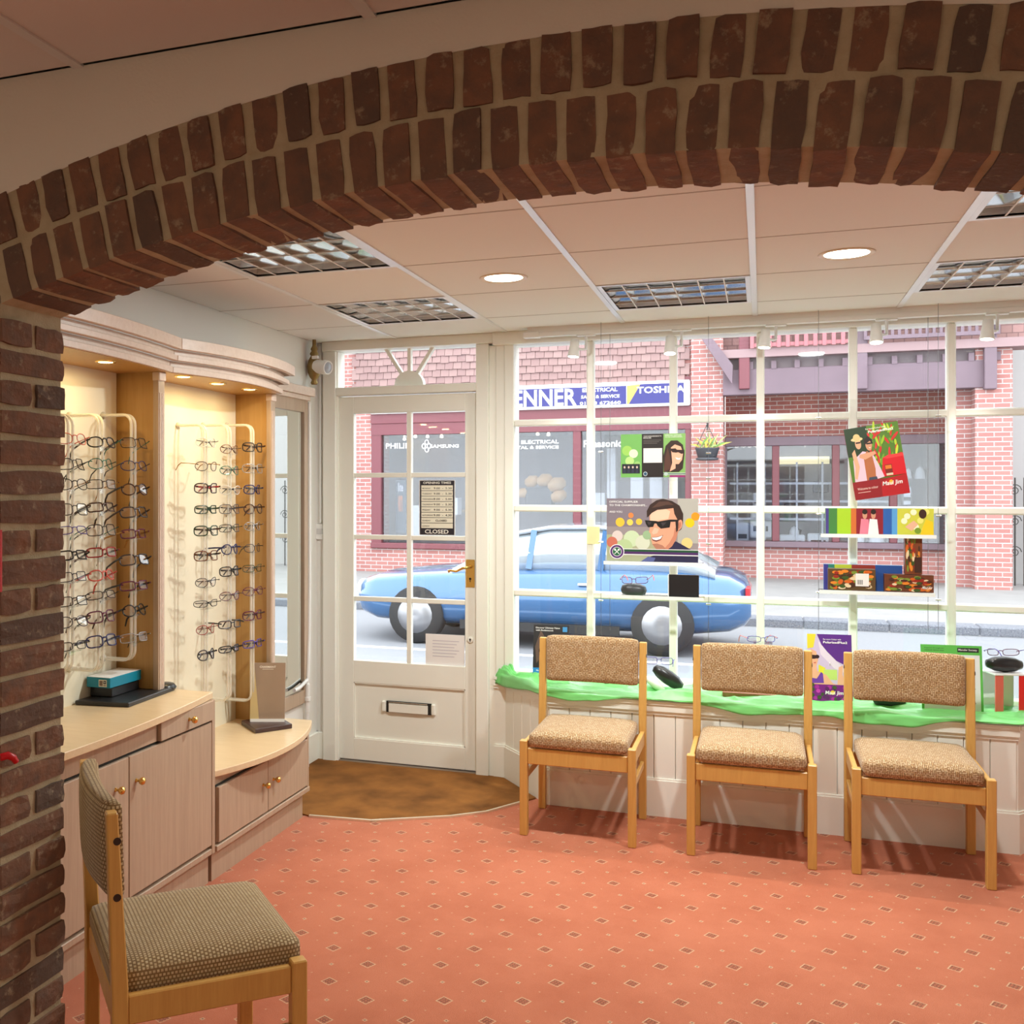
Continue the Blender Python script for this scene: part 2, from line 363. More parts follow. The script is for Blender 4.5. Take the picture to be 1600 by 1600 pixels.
def _make_words():
    obs = []
    for w in WORDS:
        cu = bpy.data.curves.new('t', 'FONT'); cu.body = w; cu.size = 1; cu.resolution_u = 2; cu.offset = .022 if w in BOLD else .012
        o = bpy.data.objects.new('t', cu); COL.objects.link(o); obs.append((w, o))
    bpy.context.view_layer.update(); dg = bpy.context.evaluated_depsgraph_get()
    for w, o in obs:
        me = bpy.data.meshes.new_from_object(o.evaluated_get(dg))
        vs = [v.co.copy() for v in me.vertices]; fs = [list(p.vertices) for p in me.polygons]
        x0 = min(v.x for v in vs); x1 = max(v.x for v in vs); y0 = min(v.y for v in vs); y1 = max(v.y for v in vs)
        _WM[w] = ([((v.x-x0)/(x1-x0), (v.y-y0)/(y1-y0)) for v in vs], fs)
        bpy.data.meshes.remove(me)
    for w, o in obs:
        cu = o.data; bpy.data.objects.remove(o); bpy.data.curves.remove(cu)
_make_words()
def put_text(mb, w, M, x, y, wd, ht, m=0, lift=.0008, slant=0):
    """lay word w into the box x,y,wd,ht of the frame M"""
    vs, fs = _WM[w]
    mb.add([M @ Vector((x+a*wd+slant*b*ht, y+b*ht, lift)) for a, b in vs], fs, m)
def text(name, w, M, x, y, wd, ht, mt, parent, **kw):
    mb = MB(); put_text(mb, w, M, x, y, wd, ht, **kw); return mb.build(name, mt, parent, recalc=False)
class Art:
    """flat print on a card: stacked coloured shapes in unit coordinates of a w x h frame"""
    def __init__(s, M, w, h, lift=.0004): s.M = M; s.w = w; s.h = h; s.mb = MB(); s.mats = []; s.k = 0; s.l0 = lift
    def _m(s, c):
        m = I8(*c)
        if m not in s.mats: s.mats.append(m)
        return s.mats.index(m)
    def poly(s, c, pts):
        s.k += 1; z = s.l0+s.k*.00006
        s.mb.add([s.M @ Vector((x*s.w, y*s.h, z)) for x, y in pts], [list(range(len(pts)))], s._m(c)); return s
    def rect(s, c, x0, y0, x1, y1): return s.poly(c, [(x0, y0), (x1, y0), (x1, y1), (x0, y1)])
    def ell(s, c, x, y, rx, ry, n=18, a0=0):
        ca, sa = math.cos(a0), math.sin(a0)
        return s.poly(c, [(x+rx*math.cos(t)*ca-ry*math.sin(t)*sa, y+rx*math.cos(t)*sa+ry*math.sin(t)*ca) for t in (2*math.pi*i/n for i in range(n))])
    def word(s, c, w, x, y, wd, ht, slant=0):
        s.k += 1; vs, fs = _WM[w]; z = s.l0+s.k*.00006
        s.mb.add([s.M @ Vector(((x+a*wd+slant*b*ht)*s.w, (y+b*ht)*s.h, z)) for a, b in vs], fs, s._m(c)); return s
    def done(s, parent, name='printed_image'): return s.mb.build(name, s.mats, parent, recalc=False)
# ================================================================== the room
XL, XR, YB, ZC = -2.31, 2.3, -1.6, 2.2975          # left wall, right wall, wall behind the eye, ceiling
YW = 5.25                                          # front (street) wall, inner face
struct(MB().box(XL-.1, XR+.1, YB-.1, 5.36, -.06, 0).build('floor', MCARP), 'salmon carpet with small square motifs')
struct(MB().box(XL-.1, XL, YB-.1, 5.36, 0, ZC+.15).build('wall_left', MPL))
struct(MB().box(XR, XR+.1, YB-.1, 5.36, 0, ZC+.15).build('wall_right', MPL))
struct(MB().box(XL, XR, YB-.1, YB, 0, ZC+.15).build('wall_back', MPL))

# ---- suspended ceiling: slab above, tees, lay-in tiles
TX0, TY0, TP = -1.8314, 3.5538, .6
ceil = struct(MB().box(XL-.1, XR+.1, YB-.1, 5.36, ZC+.12, ZC+.16).build('ceiling', MPL), 'suspended ceiling of pale square tiles')
txs = [TX0+TP*i for i in range(-1, 8)]; tys = [TY0+TP*j for j in range(-9, 4)]
xe = [XL]+[x for x in txs if XL+.01 < x < XR-.01]+[XR]; ye = [YB]+[y for y in tys if YB+.05 < y < YW-.02]+[YW]
LOUVRE = {(0, 1), (2, 1), (0, -1), (4, 1), (4, -1)}    # tee cells that hold a light: (column, row) from TX0, TY0
TH = .022
for x in xe[1:-1]:
    MB().box(x-TH/2, x+TH/2, YB, YW, ZC-.004, ZC+.002).build('main_tee', MTEE, ceil)
for y in ye[1:-1]:
    if 1.60 < y < 1.88: continue
    MB().box(XL, XR, y-.004, y+.004, ZC-.0008, ZC+.002).build('cross_tee', mat('tee_shadow_gap', (.5, .44, .4), .8), ceil)
_tm = {}
DOWNC = {(1, 0), (3, 0)}
for i in range(len(xe)-1):
    for j in range(len(ye)-1):
        x0, x1, y0, y1 = xe[i], xe[i+1], ye[j], ye[j+1]
        ci = round((x0-TX0)/TP) if i else -1; cj = round((y1-TY0)/TP)-1
        if (ci, cj) in LOUVRE: continue
        for (a, b) in ([(y0, y1)] if not (y0 < 1.66 and y1 > 1.86) else [(y0, 1.66), (1.86, y1)]):
            if y0 < 1.66 < y1 < 1.86: b = 1.66
            if y0 < 1.86 < y1 and a > 1.66 and a < 1.86: a = 1.86
            if b-a < .03: continue
            w, l = round(x1-x0, 3), round(b-a, 3)
            if (w, l) not in _tm:
                _tm[w, l] = MB().box(-w/2+.004, w/2-.004, -l/2+.003, l/2-.003, 0, .012).mesh('ceiling_tile', MTILE, bevel=.0015)
            piece('ceiling_tile', _tm[w, l], ceil, Matrix.Translation(((x0+x1)/2, (a+b)/2, ZC)))

MREFL = mat('satin_reflector', (.88, .85, .80), .32, .6)
MEDGE = mat('louvre_edge', (.9, .9, .9), .5)
# ---- recessed louvre lights
ORD = {(0, 1): 'nearest the door, close to the left wall corner', (2, 1): 'over the middle of the shop window', (0, -1): 'half hidden by the left part of the brick arch',
       (4, 1): 'at the right edge of the picture, close to the window', (4, -1): 'at the right edge of the picture, tucked under the arch'}
for (ci, cj) in sorted(LOUVRE):
    x0 = TX0+TP*ci+TH/2+.001; y0 = TY0+TP*cj+.006; s = .6-TH-.002; l = .6-.012
    t = thing('louvre_light', 'square mirrored louvre ceiling light '+ORD[ci, cj], 'ceiling light', (x0+s/2, y0+l/2, ZC), group='recessed louvre ceiling lights')
    b = MB()
    for a in ((x0, x0+s, y0, y0+.018), (x0, x0+s, y0+l-.018, y0+l), (x0, x0+.018, y0+.018, y0+l-.018), (x0+s-.018, x0+s, y0+.018, y0+l-.018)):
        b.box(*a, ZC-.003, ZC+.006)
    b.build('frame', MTEE, t)
    b = MB(); b.box(x0+.018, x0+s-.018, y0+.018, y0+l-.018, ZC+.085, ZC+.088)
    for a in ((x0+.016, x0+.018, y0+.016, y0+l-.016), (x0+s-.018, x0+s-.016, y0+.016, y0+l-.016), (x0+.016, x0+s-.016, y0+.016, y0+.018), (x0+.016, x0+s-.016, y0+l-.018, y0+l-.016)):
        b.box(*a, ZC, ZC+.088)
    b.build('reflector', MREFL, t)
    for k in range(1, 6):
        xx = x0+s*k/6
        MB().prism([(xx-.0015, y0+.018, ZC+.002), (xx+.0015, y0+.018, ZC+.002), (xx+.008, y0+.018, ZC+.045), (xx-.008, y0+.018, ZC+.045)], (0, l-.036, 0)).box(xx-.0022, xx+.0022, y0+.018, y0+l-.018, ZC-.001, ZC+.002, 1).build('cross_blade', [MLOUV, MEDGE], t)
    for k in range(1, 4):
        yy = y0+l*k/4
        MB().prism([(x0+.018, yy-.0015, ZC+.002), (x0+.018, yy+.0015, ZC+.002), (x0+.018, yy+.007, ZC+.045), (x0+.018, yy-.007, ZC+.045)], (s-.036, 0, 0)).box(x0+.018, x0+s-.018, yy-.0018, yy+.0018, ZC-.001, ZC+.002, 1).build('long_blade', [MLOUV, MEDGE], t)
    for k in (-1, 1):
        MB().tube([(x0+.06, y0+l/2+k*.13, ZC+.066), (x0+s-.06, y0+l/2+k*.13, ZC+.066)], .008, 10).build('lamp_tube', MWHITE, t)

# ---- recessed downlights
def downlight(p, label, watt):
    p = Vector((*p[:2], ZC)); t = thing('downlight', label, 'ceiling light', p, group='round recessed downlights')
    MB().lathe([(.072, -.001), (.088, -.006), (.092, -.002), (.092, 0), (.072, 0)], p, n=32).build('trim_ring', mat('downlight_trim', (.78, .66, .5), .35), t)
    MB().lathe([(.0001, -.0015), (.073, -.0015), (.073, .0)], p, n=32).build('diffuser', MLAMP, t)
    L = bpy.data.lights.new('downlight_bulb', 'AREA'); L.shape = 'DISK'; L.size = .14; L.energy = watt; L.color = (.94, 1, .97) if watt == DOWN_W else (1, .95, .80)
    o = bpy.data.objects.new('downlight_bulb', L); COL.objects.link(o); o.location = (0, 0, -.009); o.parent = t
downlight(at(787, 434, Z=ZC), 'glowing round ceiling downlight left of the middle, nearer the door', DOWN_W)
downlight(at(1323, 396, Z=ZC), 'glowing round ceiling downlight on the right, over the chairs', DOWN_W)
downlight((-.93, -.35), 'added unseen ceiling downlight on the left behind the viewer, lighting the arch front', NEAR_FILL_W)  # this near pair is added out of view to brighten the arch front
downlight((.87, -.35), 'added unseen ceiling downlight on the right behind the viewer, lighting the arch front', NEAR_FILL_W)

# ---- brick arch between the two rooms
Y0, Y1 = 1.66, 1.86
AX, AZ, AR = -.3341, -1.7345, 3.7434
XJ = -1.412; XJR = 2*AX-XJ
RO = AR+.212
arch = struct(bpy.data.objects.new('wall_arch', None), 'brick arch with brick jambs and plaster over it'); COL.objects.link(arch); MX[arch.name] = Matrix()
def arcpt(r, t, y): return Vector((AX+r*math.sin(t), y, AZ+r*math.cos(t)))
tj = math.asin((XJ-AX)/AR)
# plaster above the rings, down both sides of them
b = MB(); n = 48; te = math.asin((XL-AX)/RO); tr = math.asin(min(.99, (XR-AX)/RO))
ts = [te+(tr-te)*i/n for i in range(n+1)]
for i in range(n):
    p0, p1 = arcpt(RO-.004, ts[i], Y0+.004), arcpt(RO-.004, ts[i+1], Y0+.004)
    b.prism([p0, p1, (p1.x, Y0+.004, ZC), (p0.x, Y0+.004, ZC)], (0, Y1-Y0-.008, 0))
b.build('plaster', MPLA, arch)
b = MB()
for xa, xb in ((XL, XJ-.34), (XJR+.34, XR)):
    m = 8
    for i in range(m):
        u0, u1 = xa+(xb-xa)*i/m, xa+(xb-xa)*(i+1)/m
        z0, z1 = [AZ+math.sqrt((RO-.004)**2-(u-AX)**2) for u in (u0, u1)]
        b.prism([(u0, Y0+.004, 0), (u1, Y0+.004, 0), (u1, Y0+.004, z1), (u0, Y0+.004, z0)], (0, Y1-Y0-.008, 0))
b.build('plaster', MPLA, arch)
# mortar core of rings and jambs, a little behind the brick faces
b = MB(); tl = math.asin((XJ-.345-AX)/AR); ts = [tl+(-2*tl)*i/n for i in range(n+1)]
for i in range(n):
    b.prism([arcpt(AR+.005, ts[i], Y0+.006), arcpt(AR+.005, ts[i+1], Y0+.006), arcpt(RO+.002, ts[i+1], Y0+.006), arcpt(RO+.002, ts[i], Y0+.006)], (0, Y1-Y0-.012, 0))
for xa, xb in ((XJ-.345, XJ-.007), (XJR+.007, XJR+.345)):
    z0 = [AZ+math.sqrt((AR+.02)**2-(u-AX)**2) for u in (xa, xb)]
    b.prism([(xa, Y0+.006, 0), (xb, Y0+.006, 0), (xb, Y0+.006, z0[1]), (xa, Y0+.006, z0[0])], (0, Y1-Y0-.012, 0))
b.build('mortar', MMORT, arch)
def brickmesh(sx, sy, sz, seed, jit=.0016):
    """rough hand-made brick: subdivided box with worn corners"""
    rg = random.Random(seed); bm = bmesh.new(); bmesh.ops.create_cube(bm, size=1)
    bmesh.ops.subdivide_edges(bm, edges=bm.edges, cuts=2, use_grid_fill=True)
    for v in bm.verts:
        c = v.co; k = sum(abs(q) > .49 for q in c); f = .0 if k < 2 else (.0010 if k == 2 else .0024)*rg.uniform(.3, 1.4)
        c.x = c.x*(sx-2*f*(abs(c.x) > .49))+rg.uniform(-jit, jit); c.y = c.y*(sy-2*f*(abs(c.y) > .49))+rg.uniform(-jit, jit)*.8; c.z = c.z*(sz-2*f*(abs(c.z) > .49))+rg.uniform(-jit, jit)
    me = bpy.data.meshes.new('brick'); bm.to_mesh(me); bm.free(); me.materials.append(MBRK)
    for p in me.polygons: p.use_smooth = False
    return me
VL = [brickmesh(.0475, .2, .103, 10+k) for k in range(7)]           # lower ring: full depth
VU = [brickmesh(.049, .2, .096, 30+k) for k in range(7)]           # upper ring
rb = random.Random(5)
for ring, (rc, ms, pit, lim) in enumerate(((AR+.052, VL, .0622, XJ-.005), (AR+.106+.055, VU, .0655, XJ-.30))):
    tm_ = math.asin((lim-AX)/rc); k = int(abs(tm_)*rc/pit)
    for i in range(-k, k+1):
        t = (i+.35*ring)*pit/rc
        if abs(t) > abs(tm_): continue
        M = Matrix.Translation(arcpt(rc+rb.uniform(-.003, .003), t, (Y0+Y1)/2+rb.uniform(-.004, .004))) @ Matrix.Rotation(t+rb.uniform(-.02, .02), 4, 'Y') @ Matrix.Rotation(rb.choice((0, math.pi)), 4, 'Z')
        piece('brick', rb.choice(ms), arch, M)
JF = [brickmesh(.10, .2, .049, 50+k) for k in range(6)]; JH = [brickmesh(.10, .090, .049, 60+k) for k in range(6)]; JS = [brickmesh(.20, .09, .049, 70+k) for k in range(4)]
pat = 'SFSFFFFSFSFFFFSFSFSFFSFSFSFFSFSFF'; CP = .0604
for side, xj in ((-1, XJ), (1, XJR)):
    for k, ch in enumerate(pat):
        z = 1.800-CP*k
        if z < .02: break
        xc = xj+side*.05; Rr = lambda: Matrix.Rotation(rb.uniform(-.012, .012)+rb.choice((0, math.pi)), 4, 'Z') @ Matrix.Rotation(rb.uniform(-.012, .012), 4, 'X')
        if ch == 'F': piece('brick', rb.choice(JF), arch, Matrix.Translation((xc+rb.uniform(-.003, .003), (Y0+Y1)/2, z)) @ Rr())
        else:
            for yy in (Y0+.045, Y1-.045): piece('brick', rb.choice(JH), arch, Matrix.Translation((xc+rb.uniform(-.003, .003), yy, z)) @ Rr())
        xs = xj+side*(.10+.01+.10)+(side*.06 if ch == 'F' else 0)
        piece('brick', rb.choice(JS), arch, Matrix.Translation((xs, Y0+.045, z)) @ Rr())
        if ch != 'F': pass
    # thin edge of a red notice on the near face
    # skewback course under the springing
    for yy in (Y0+.045, Y1-.045): piece('brick', rb.choice(JH), arch, Matrix.Translation((xj+side*.07, yy, 1.846)) @ Matrix.Rotation(side*.28, 4, 'Y'))

# ---- front wall: posts, beam, door frame, window
b = MB()
b.box(XL, -2.245, YW, YW+.1, 0, ZC+.1)                     # plaster strip beside the corner
wf = struct(b.build('wall_front', MPL))
def wpart(name, *a, par=wf, m=MW, bev=.003, **k): return MB().box(*a).build(name, m, par, bevel=bev, **k)
wpart('frame_post', -2.262, -2.187, YW-.03, YW+.10, 0, 2.246)
wpart('frame_post', -2.195, -2.180, YW-.012, YW+.09, 0, 2.246)
wpart('frame_post', -1.396, -1.33, YW-.03, YW+.10, 0, 2.246)
wpart('wall_panel', -1.33, -1.235, YW-.012, YW+.1, 0, 2.236)
wpart('window_post', -1.245, -1.196, YW-.028, YW+.1, .52, 2.236)
wpart('window_post', 1.196, 1.245, YW-.028, YW+.1, .52, 2.236)
wpart('window_post', -1.292, -1.245, YW-.02, YW-.005, .52, 2.236)
wpart('wall_panel', 1.245, XR, YW-.012, YW+.1, 0, 2.236)
wpart('head_beam', -2.262, -1.30, YW-.045, YW+.1, 2.246, ZC)
wpart('head_beam', -1.30, XR, YW-.06, YW+.1, 2.232, ZC)
wpart('transom_bar', -2.187, -1.396, YW-.028, YW+.09, 2.003, 2.046)
wpart('sill_wall', -1.24, 1.24, YW+.03, YW+.1, -.1, .53)
wpart('threshold', -2.187, -1.396, YW, YW+.1, -.02, .006, m=mat('threshold_wood', (.22, .16, .11), .6))
# fanlight over the door
fan = struct(thing('window_1', 'fanlight over the door with radiating glazing bars', None, (-1.79, YW, 2.046))); 
MB().box(-2.187, -1.396, YW+.028, YW+.032, 2.046, 2.246).build('pane', MGLASS, fan)
hubx = at(640, 604, Y=YW+.02).x
b = MB(); b.prism([(hubx+.082*math.cos(t), YW+.005, 2.045+.082*math.sin(t)) for t in (math.pi*i/14 for i in range(15))], (0, .045, 0)); b.build('hub', MW, fan)
for (xa, xb) in ((622-30, None), (642, None), (669+12, None)):
    a = math.pi/2 if xa == 642 else (math.radians(123) if xa < 642 else math.radians(57)); d = Vector((math.cos(a), 0, math.sin(a)))
    p0 = Vector((hubx, YW+.027, 2.045))+d*.07; p1 = p0+d*((2.25-p0.z)/d.z)
    MB().bar(p0, p1, .018, .035, (0, 1, 0)).build('glazing_bar', MW, fan)

# ---- door
DX0, DX1, DY = -2.180, -1.398, YW+.015
door = struct(thing('door_1', 'white half glazed shop door with eight panes, letterbox and brass handle', None, (DX0, DY, 0)))
def dp(name, *a, m=MW, bev=.002, par=door): return MB().box(*a).build(name, m, par, bevel=bev)
GX0, GX1, GZ0, GZ1 = -2.097, -1.466, .555, 1.905
dp('stile', DX0, GX0, DY, DY+.04, .012, 1.997); dp('stile', GX1, DX1, DY, DY+.04, .012, 1.997)
dp('top_rail', GX0, GX1, DY, DY+.04, GZ1, 1.997); dp('lock_rail', GX0, GX1, DY, DY+.04, .435, GZ0); dp('bottom_rail', GX0, GX1, DY, DY+.04, .012, .13)
dp('panel', GX0-.004, GX1+.004, DY+.014, DY+.03, .125, .44)
for a in ((GX0, GX1, .43, .435), (GX0, GX1, .13, .135), (GX0, GX0+.005, .13, .435), (GX1-.005, GX1, .13, .435)):
    dp('panel_bead', a[0], a[1], DY+.002, DY+.016, a[2], a[3], bev=0)
dp('glazing_bar', -1.792, -1.766, DY+.004, DY+.036, GZ0, GZ1)
zs = [GZ0+(GZ1-GZ0)*i/4 for i in range(5)]
for z in zs[1:-1]: dp('glazing_bar', GX0, GX1, DY+.006, DY+.034, z-.0125, z+.0125)
for i in range(4):
    for xa, xb in ((GX0, -1.792), (-1.766, GX1)):
        MB().box(xa, xb, DY+.019, DY+.022, zs[i]+(.012 if i else 0), zs[i+1]-(.012 if i < 3 else 0)).build('pane', MGLASS, door)
# letterbox: sprung flap in a flange
lb = MB().box(-1.908, -1.655, DY+.004, DY+.014, .285, .345).build('letterbox', MDARK, door)
MB().box(-1.893, -1.672, DY-.004, DY+.005, .287, .335).build('flap', MW, lb, bevel=.002)
MB().tube([(-1.893, DY-.004, .341), (-1.672, DY-.004, .341)], .003, 6).build('spring_bar', MCHROME, lb)
for x in (-1.922, -1.642): MB().box(x-.012, x+.012, DY-.003, DY+.014, .285, .345).build('bracket', MW, lb, bevel=.006)
# lever handle on a brass plate, lower keyhole, hinges
hp_ = at(735, 896, Y=DY); hd = MB().box(hp_.x-.024, hp_.x+.024, DY-.004, DY+.001, hp_.z-.073, hp_.z+.073).build('handle', MBRASS, door, bevel=.0015)
q = [Vector((hp_.x, DY-.004, hp_.z+.035)), Vector((hp_.x, DY-.035, hp_.z+.035)), Vector((hp_.x-.03, DY-.046, hp_.z+.030)), Vector((hp_.x-.065, DY-.046, hp_.z+.012)), Vector((hp_.x-.095, DY-.045, hp_.z+.016)), Vector((hp_.x-.108, DY-.045, hp_.z+.010))]
MB().tube(q, [.009, .008, .007, .006, .006, .009], 10).build('lever', MBRASS, hd)
MB().lathe([(.006, 0), (.006, .0012)], (hp_.x, DY-.004, hp_.z-.028), (0, -1, 0), 12).box(hp_.x-.002, hp_.x+.002, DY-.0052, DY-.004, hp_.z-.045, hp_.z-.028).build('keyhole', MDARK, hd)
kp = at(735, 1000, Y=DY); MB().lathe([(.017, 0), (.017, .004), (.012, .006)], (kp.x, DY, kp.z), (0, -1, 0), 18).build('escutcheon', MW, door)
MB().lathe([(.005, 0), (.005, .0015)], (kp.x, DY-.006, kp.z+.003), (0, -1, 0), 10).box(kp.x-.002, kp.x+.002, DY-.0075, DY-.006, kp.z-.008, kp.z).build('keyhole', MDARK, door)
for z in (1.72, .30):
    MB().tube([(DX0-.004, DY-.008, z-.05), (DX0-.004, DY-.008, z+.05)], .007, 8).build('hinge', MW, door)
lp = at(745, 897, Y=DY); MB().box(DX1+.001, DX1+.012, DY-.006, DY+.01, lp.z-.04, lp.z+.05).build('strike_plate', MBRONZE, door)
struct(MB().box(XL, -2.262, YW-.02, YW, 0, .155).build('baseboard_front', MW, bevel=.004))
struct(MB().box(XL, XL+.018, 4.42, YW, 0, .155).build('baseboard_left', MW, bevel=.004))

# ---- shop window: 6 columns by 4 rows of panes
win = struct(thing('window_2', 'wide white shop window divided into small panes', None, (0, YW, .53)))
vx = [-1.196, -.807, -.407, -.008, .392, .792, 1.196]; hz = [.545, .960, 1.393, 1.830, 2.232]
for x in vx[1:-1]: MB().box(x-.018, x+.018, YW-.03, YW+.03, hz[0], hz[-1]).build('glazing_bar', MW, win, bevel=.006)
for z in hz[1:-1]: MB().box(vx[0], vx[-1], YW-.026, YW+.026, z-.017, z+.017).build('glazing_bar', MW, win, bevel=.006)
MB().box(vx[0], vx[-1], YW-.03, YW+.05, .515, .56).build('bottom_rail', MW, win, bevel=.004)
for i in range(6):
    for j in range(4):
        MB().box(vx[i]+(.017 if i else 0), vx[i+1]-(.017 if i < 5 else 0), YW+.002, YW+.006, hz[j]+.016, hz[j+1]-(.016 if j < 3 else 0)).build('pane', MGLASS, win)

# ---- bay below the window: skirting, matchboard dado, sill
FP = [(-1.30, 5.235), (-1.24, 5.235), (-.945, 4.872), (.975, 4.872), (1.27, 5.235)]     # front line of the boards
sill = struct(thing('trim_1', 'white window sill bay with matchboard front', None, (0, 4.845, 0)))
def off(pl, d):
    out = []
    for i, p in enumerate(pl):
        a = Vector(pl[i-1]) if i else None; b2 = Vector(pl[i+1]) if i < len(pl)-1 else None; p = Vector(p); ns = []
        for q0, q1 in ((a, p), (p, b2)):
            if q0 is None or q1 is None: continue
            dd = (q1-q0).normalized(); ns.append(Vector((dd.y, -dd.x)))
        nn = sum(ns, Vector((0, 0)))/len(ns); out.append(p+nn*d/max(.3, nn.length_squared))
    return out
def strip(name, d0, d1, z0, z1, m=MW, bev=.004):
    o0, o1 = off(FP, d0), off(FP, d1); bb = MB()
    for i in range(len(FP)-1):
        bb.prism([(*o0[i], z0), (*o0[i+1], z0), (*o1[i+1], z0), (*o1[i], z0)], (0, 0, z1-z0))
    return bb.build(name, m, sill)
b = MB(); o1 = off(FP, .021); b.prism([(*q, .503) for q in o1]+[(1.27, 5.25, .503), (-1.30, 5.25, .503)], (0, 0, .027)); b.build('sill_board', MW, sill, bevel=.006, seg=2)
strip('sill_moulding', -.005, .016, .478, .503); strip('sill_moulding', -.005, .009, .462, .478)
strip('skirting', -.005, .014, 0, .163); strip('skirting_cap', -.005, .009, .163, .172)
for i in range(1, 4):
    p0, p1 = Vector(FP[i]), Vector(FP[i+1]); L = (p1-p0).length; k = max(1, round(L/.0965)); d = (p1-p0)/L; nrm = Vector((d.y, -d.x))
    for j in range(k):
        a, c = p0+d*(L*j/k+.001), p0+d*(L*(j+1)/k-.001); bq = -nrm*.012
        e = d*.003
        MB().prism([(*a, .165), (*(a+e+nrm*.003), .165), (*(c-e+nrm*.003), .165), (*c, .165), (*(c+bq), .165), (*(a+bq), .165)], (0, 0, .30)).build('board', MW, sill)
MB().prism([(*FP[0], .17), (*FP[1], .17), (FP[1][0], 5.25, .17), (FP[0][0], 5.25, .17)], (0, 0, .30)).build('corner_panel', MW, sill)
b = MB(); o0 = off(FP, -.014); b.prism([(*q, .0) for q in o0]+[(1.27, 5.25, 0), (-1.30, 5.25, 0)], (0, 0, .46)); b.build('bay_core', MPL, sill)

# ---- door mat let into the floor
mp = [(XL+.02, 4.44), (-1.965, 4.44)]
t = thing('doormat', 'brown coir door mat with metal edge strip in front of the door', 'door mat', (-1.8, 4.8, 0))
fr = [at(484, 1280, Z=0), at(580, 1284, Z=0), at(705, 1277, Z=0), at(760, 1270, Z=0), at(817, 1254, Z=0)]
poly = [(XL, YW-.02), (XL, 4.42), (-1.93, 4.30)]+[(p.x, p.y) for p in fr[1:]]+[(-1.02, 4.93), (-1.245, 5.215), (-1.33, YW-.02)]
MB().prism([(x, y, .001) for x, y in poly], (0, 0, .006)).build('coir', MMAT, t)
ed = [Vector((-1.93, 4.30, .004))]+[Vector((p.x, p.y, .004)) for p in fr[1:]]
b = MB()
for a, c in zip(ed, ed[1:]): b.bar(a, c, .012, .010)
b.build('edge_strip', mat('mat_edge_metal', (.8, .76, .6), .3, .7), t)
# ================================================================== chairs
def cushion(sx, sy, sz, crown=.012, n=12, rad=.022, bow=0):
    """upholstered pad: rounded box, crowned faces; bow bends it along x towards +y"""
    mb = MB(); vs = []; fs = []; idx = {}
    def vert(p):
        k = tuple(round(q, 5) for q in p)
        if k not in idx: idx[k] = len(vs); vs.append(Vector(p))
        return idx[k]
    for ax in range(3):
        for sg in (-1, 1):
            o = [i for i in range(3) if i != ax]
            for i in range(n):
                for j in range(n):
                    f = []
                    for a, b in ((i, j), (i+1, j), (i+1, j+1), (i, j+1)):
                        p = [0, 0, 0]; p[ax] = sg; p[o[0]] = -1+2*a/n; p[o[1]] = -1+2*b/n; f.append(vert(p))
                    fs.append(f)
    half = Vector((sx, sy, sz))/2
    for v in vs:
        q = Vector((v.x*half.x, v.y*half.y, v.z*half.z)); inner = Vector([max(-h+rad, min(h-rad, c)) for c, h in zip(q, half)])
        d = q-inner
        if d.length > 0: q = inner+d.normalized()*min(rad, d.length*1.0 if sum(abs(c) > 1e-6 for c in d) < 2 else rad)
        thin = min(range(3), key=lambda i: half[i]); oth = [i for i in range(3) if i != thin]
        cr = (1-(v[oth[0]])**4)*(1-(v[oth[1]])**4)
        q[thin] += math.copysign(crown*cr, v[thin]) if abs(v[thin]) > .5 else 0
        if bow: q.y += bow*(1-(v.x)**2)
        v.xyz = q
    return mb.add(vs, fs, 0, True)
CW, CD = .228, .2005                                       # half spacing of the legs
def make_chair():
    t = thing('dining_chair', 'x', 'chair', group='beech chairs with tweed seats')
    L = .0165
    for sx in (-1, 1):
        MB().box(sx*CW-L, sx*CW+L, -CD-.018, -CD+.018, 0, .408).build('front_leg', MBEECH, t, local=True, bevel=.003)
        b = MB(); prof = [(CD-.018, 0), (CD+.018, 0), (CD+.018, .40), (CD+.030, .795), (CD+.006, .795), (CD-.016, .42)]
        b.prism([(sx*CW-L, y, z) for y, z in prof], (2*L, 0, 0)); lg = b.build('rear_leg', MBEECH, t, local=True, bevel=.003)
        for z in (.735, .615): MB().lathe([(.0085, 0), (.0085, .002)], (sx*(CW+L-.001), CD+.008, z), (sx, 0, 0), 12).build('screw_cap', mat('brown_cap', (.035, .02, .015), .35), lg, local=True)
        MB().box(sx*CW-.010, sx*CW+.010, -CD+.018, CD-.016, .335, .398).build('side_rail', MBEECH, t, local=True, bevel=.003)
        MB().box(sx*CW-.008, sx*CW+.008, -CD+.018, CD-.018, .232, .264).build('stretcher', MBEECH, t, local=True, bevel=.003)
    MB().box(-CW+L, CW-L, -CD-.012, -CD+.010, .308, .376).build('front_rail', MBEECH, t, local=True, bevel=.003)
    MB().box(-CW+L, CW-L, CD-.010, CD+.010, .32, .378).build('rear_rail', MBEECH, t, local=True, bevel=.003)
    b = cushion(2*CW-2*L-.006, .435, .066, .014, 14, .024)
    for v in b.v: v += Vector((0, -.004, .410))
    b.build('seat', MTWEED, t, local=True, uv=True)
    b = cushion(2*CW-2*L-.004, .040, .212, .006, 14, .017, bow=.022)
    for v in b.v:
        v += Vector((0, CD+.004+(.0+v.z)*.03, .703))
    b.build('backrest', MTWEED, t, local=True, uv=True)
    return t
ch = make_chair()
CH = [(-.735, 4.606, 0, 'beech chair with tan tweed seat under the window, nearest the door'),
      (-.044, 4.600, 0, 'beech chair with tan tweed seat under the window, middle of the three'),
      (.570, 4.608, 0, 'beech chair with tan tweed seat under the window, rightmost of the three'),
      (-1.300, 2.190, math.radians(133), 'beech chair with ribbed olive tweed seat seen from behind beside the brick jamb')]
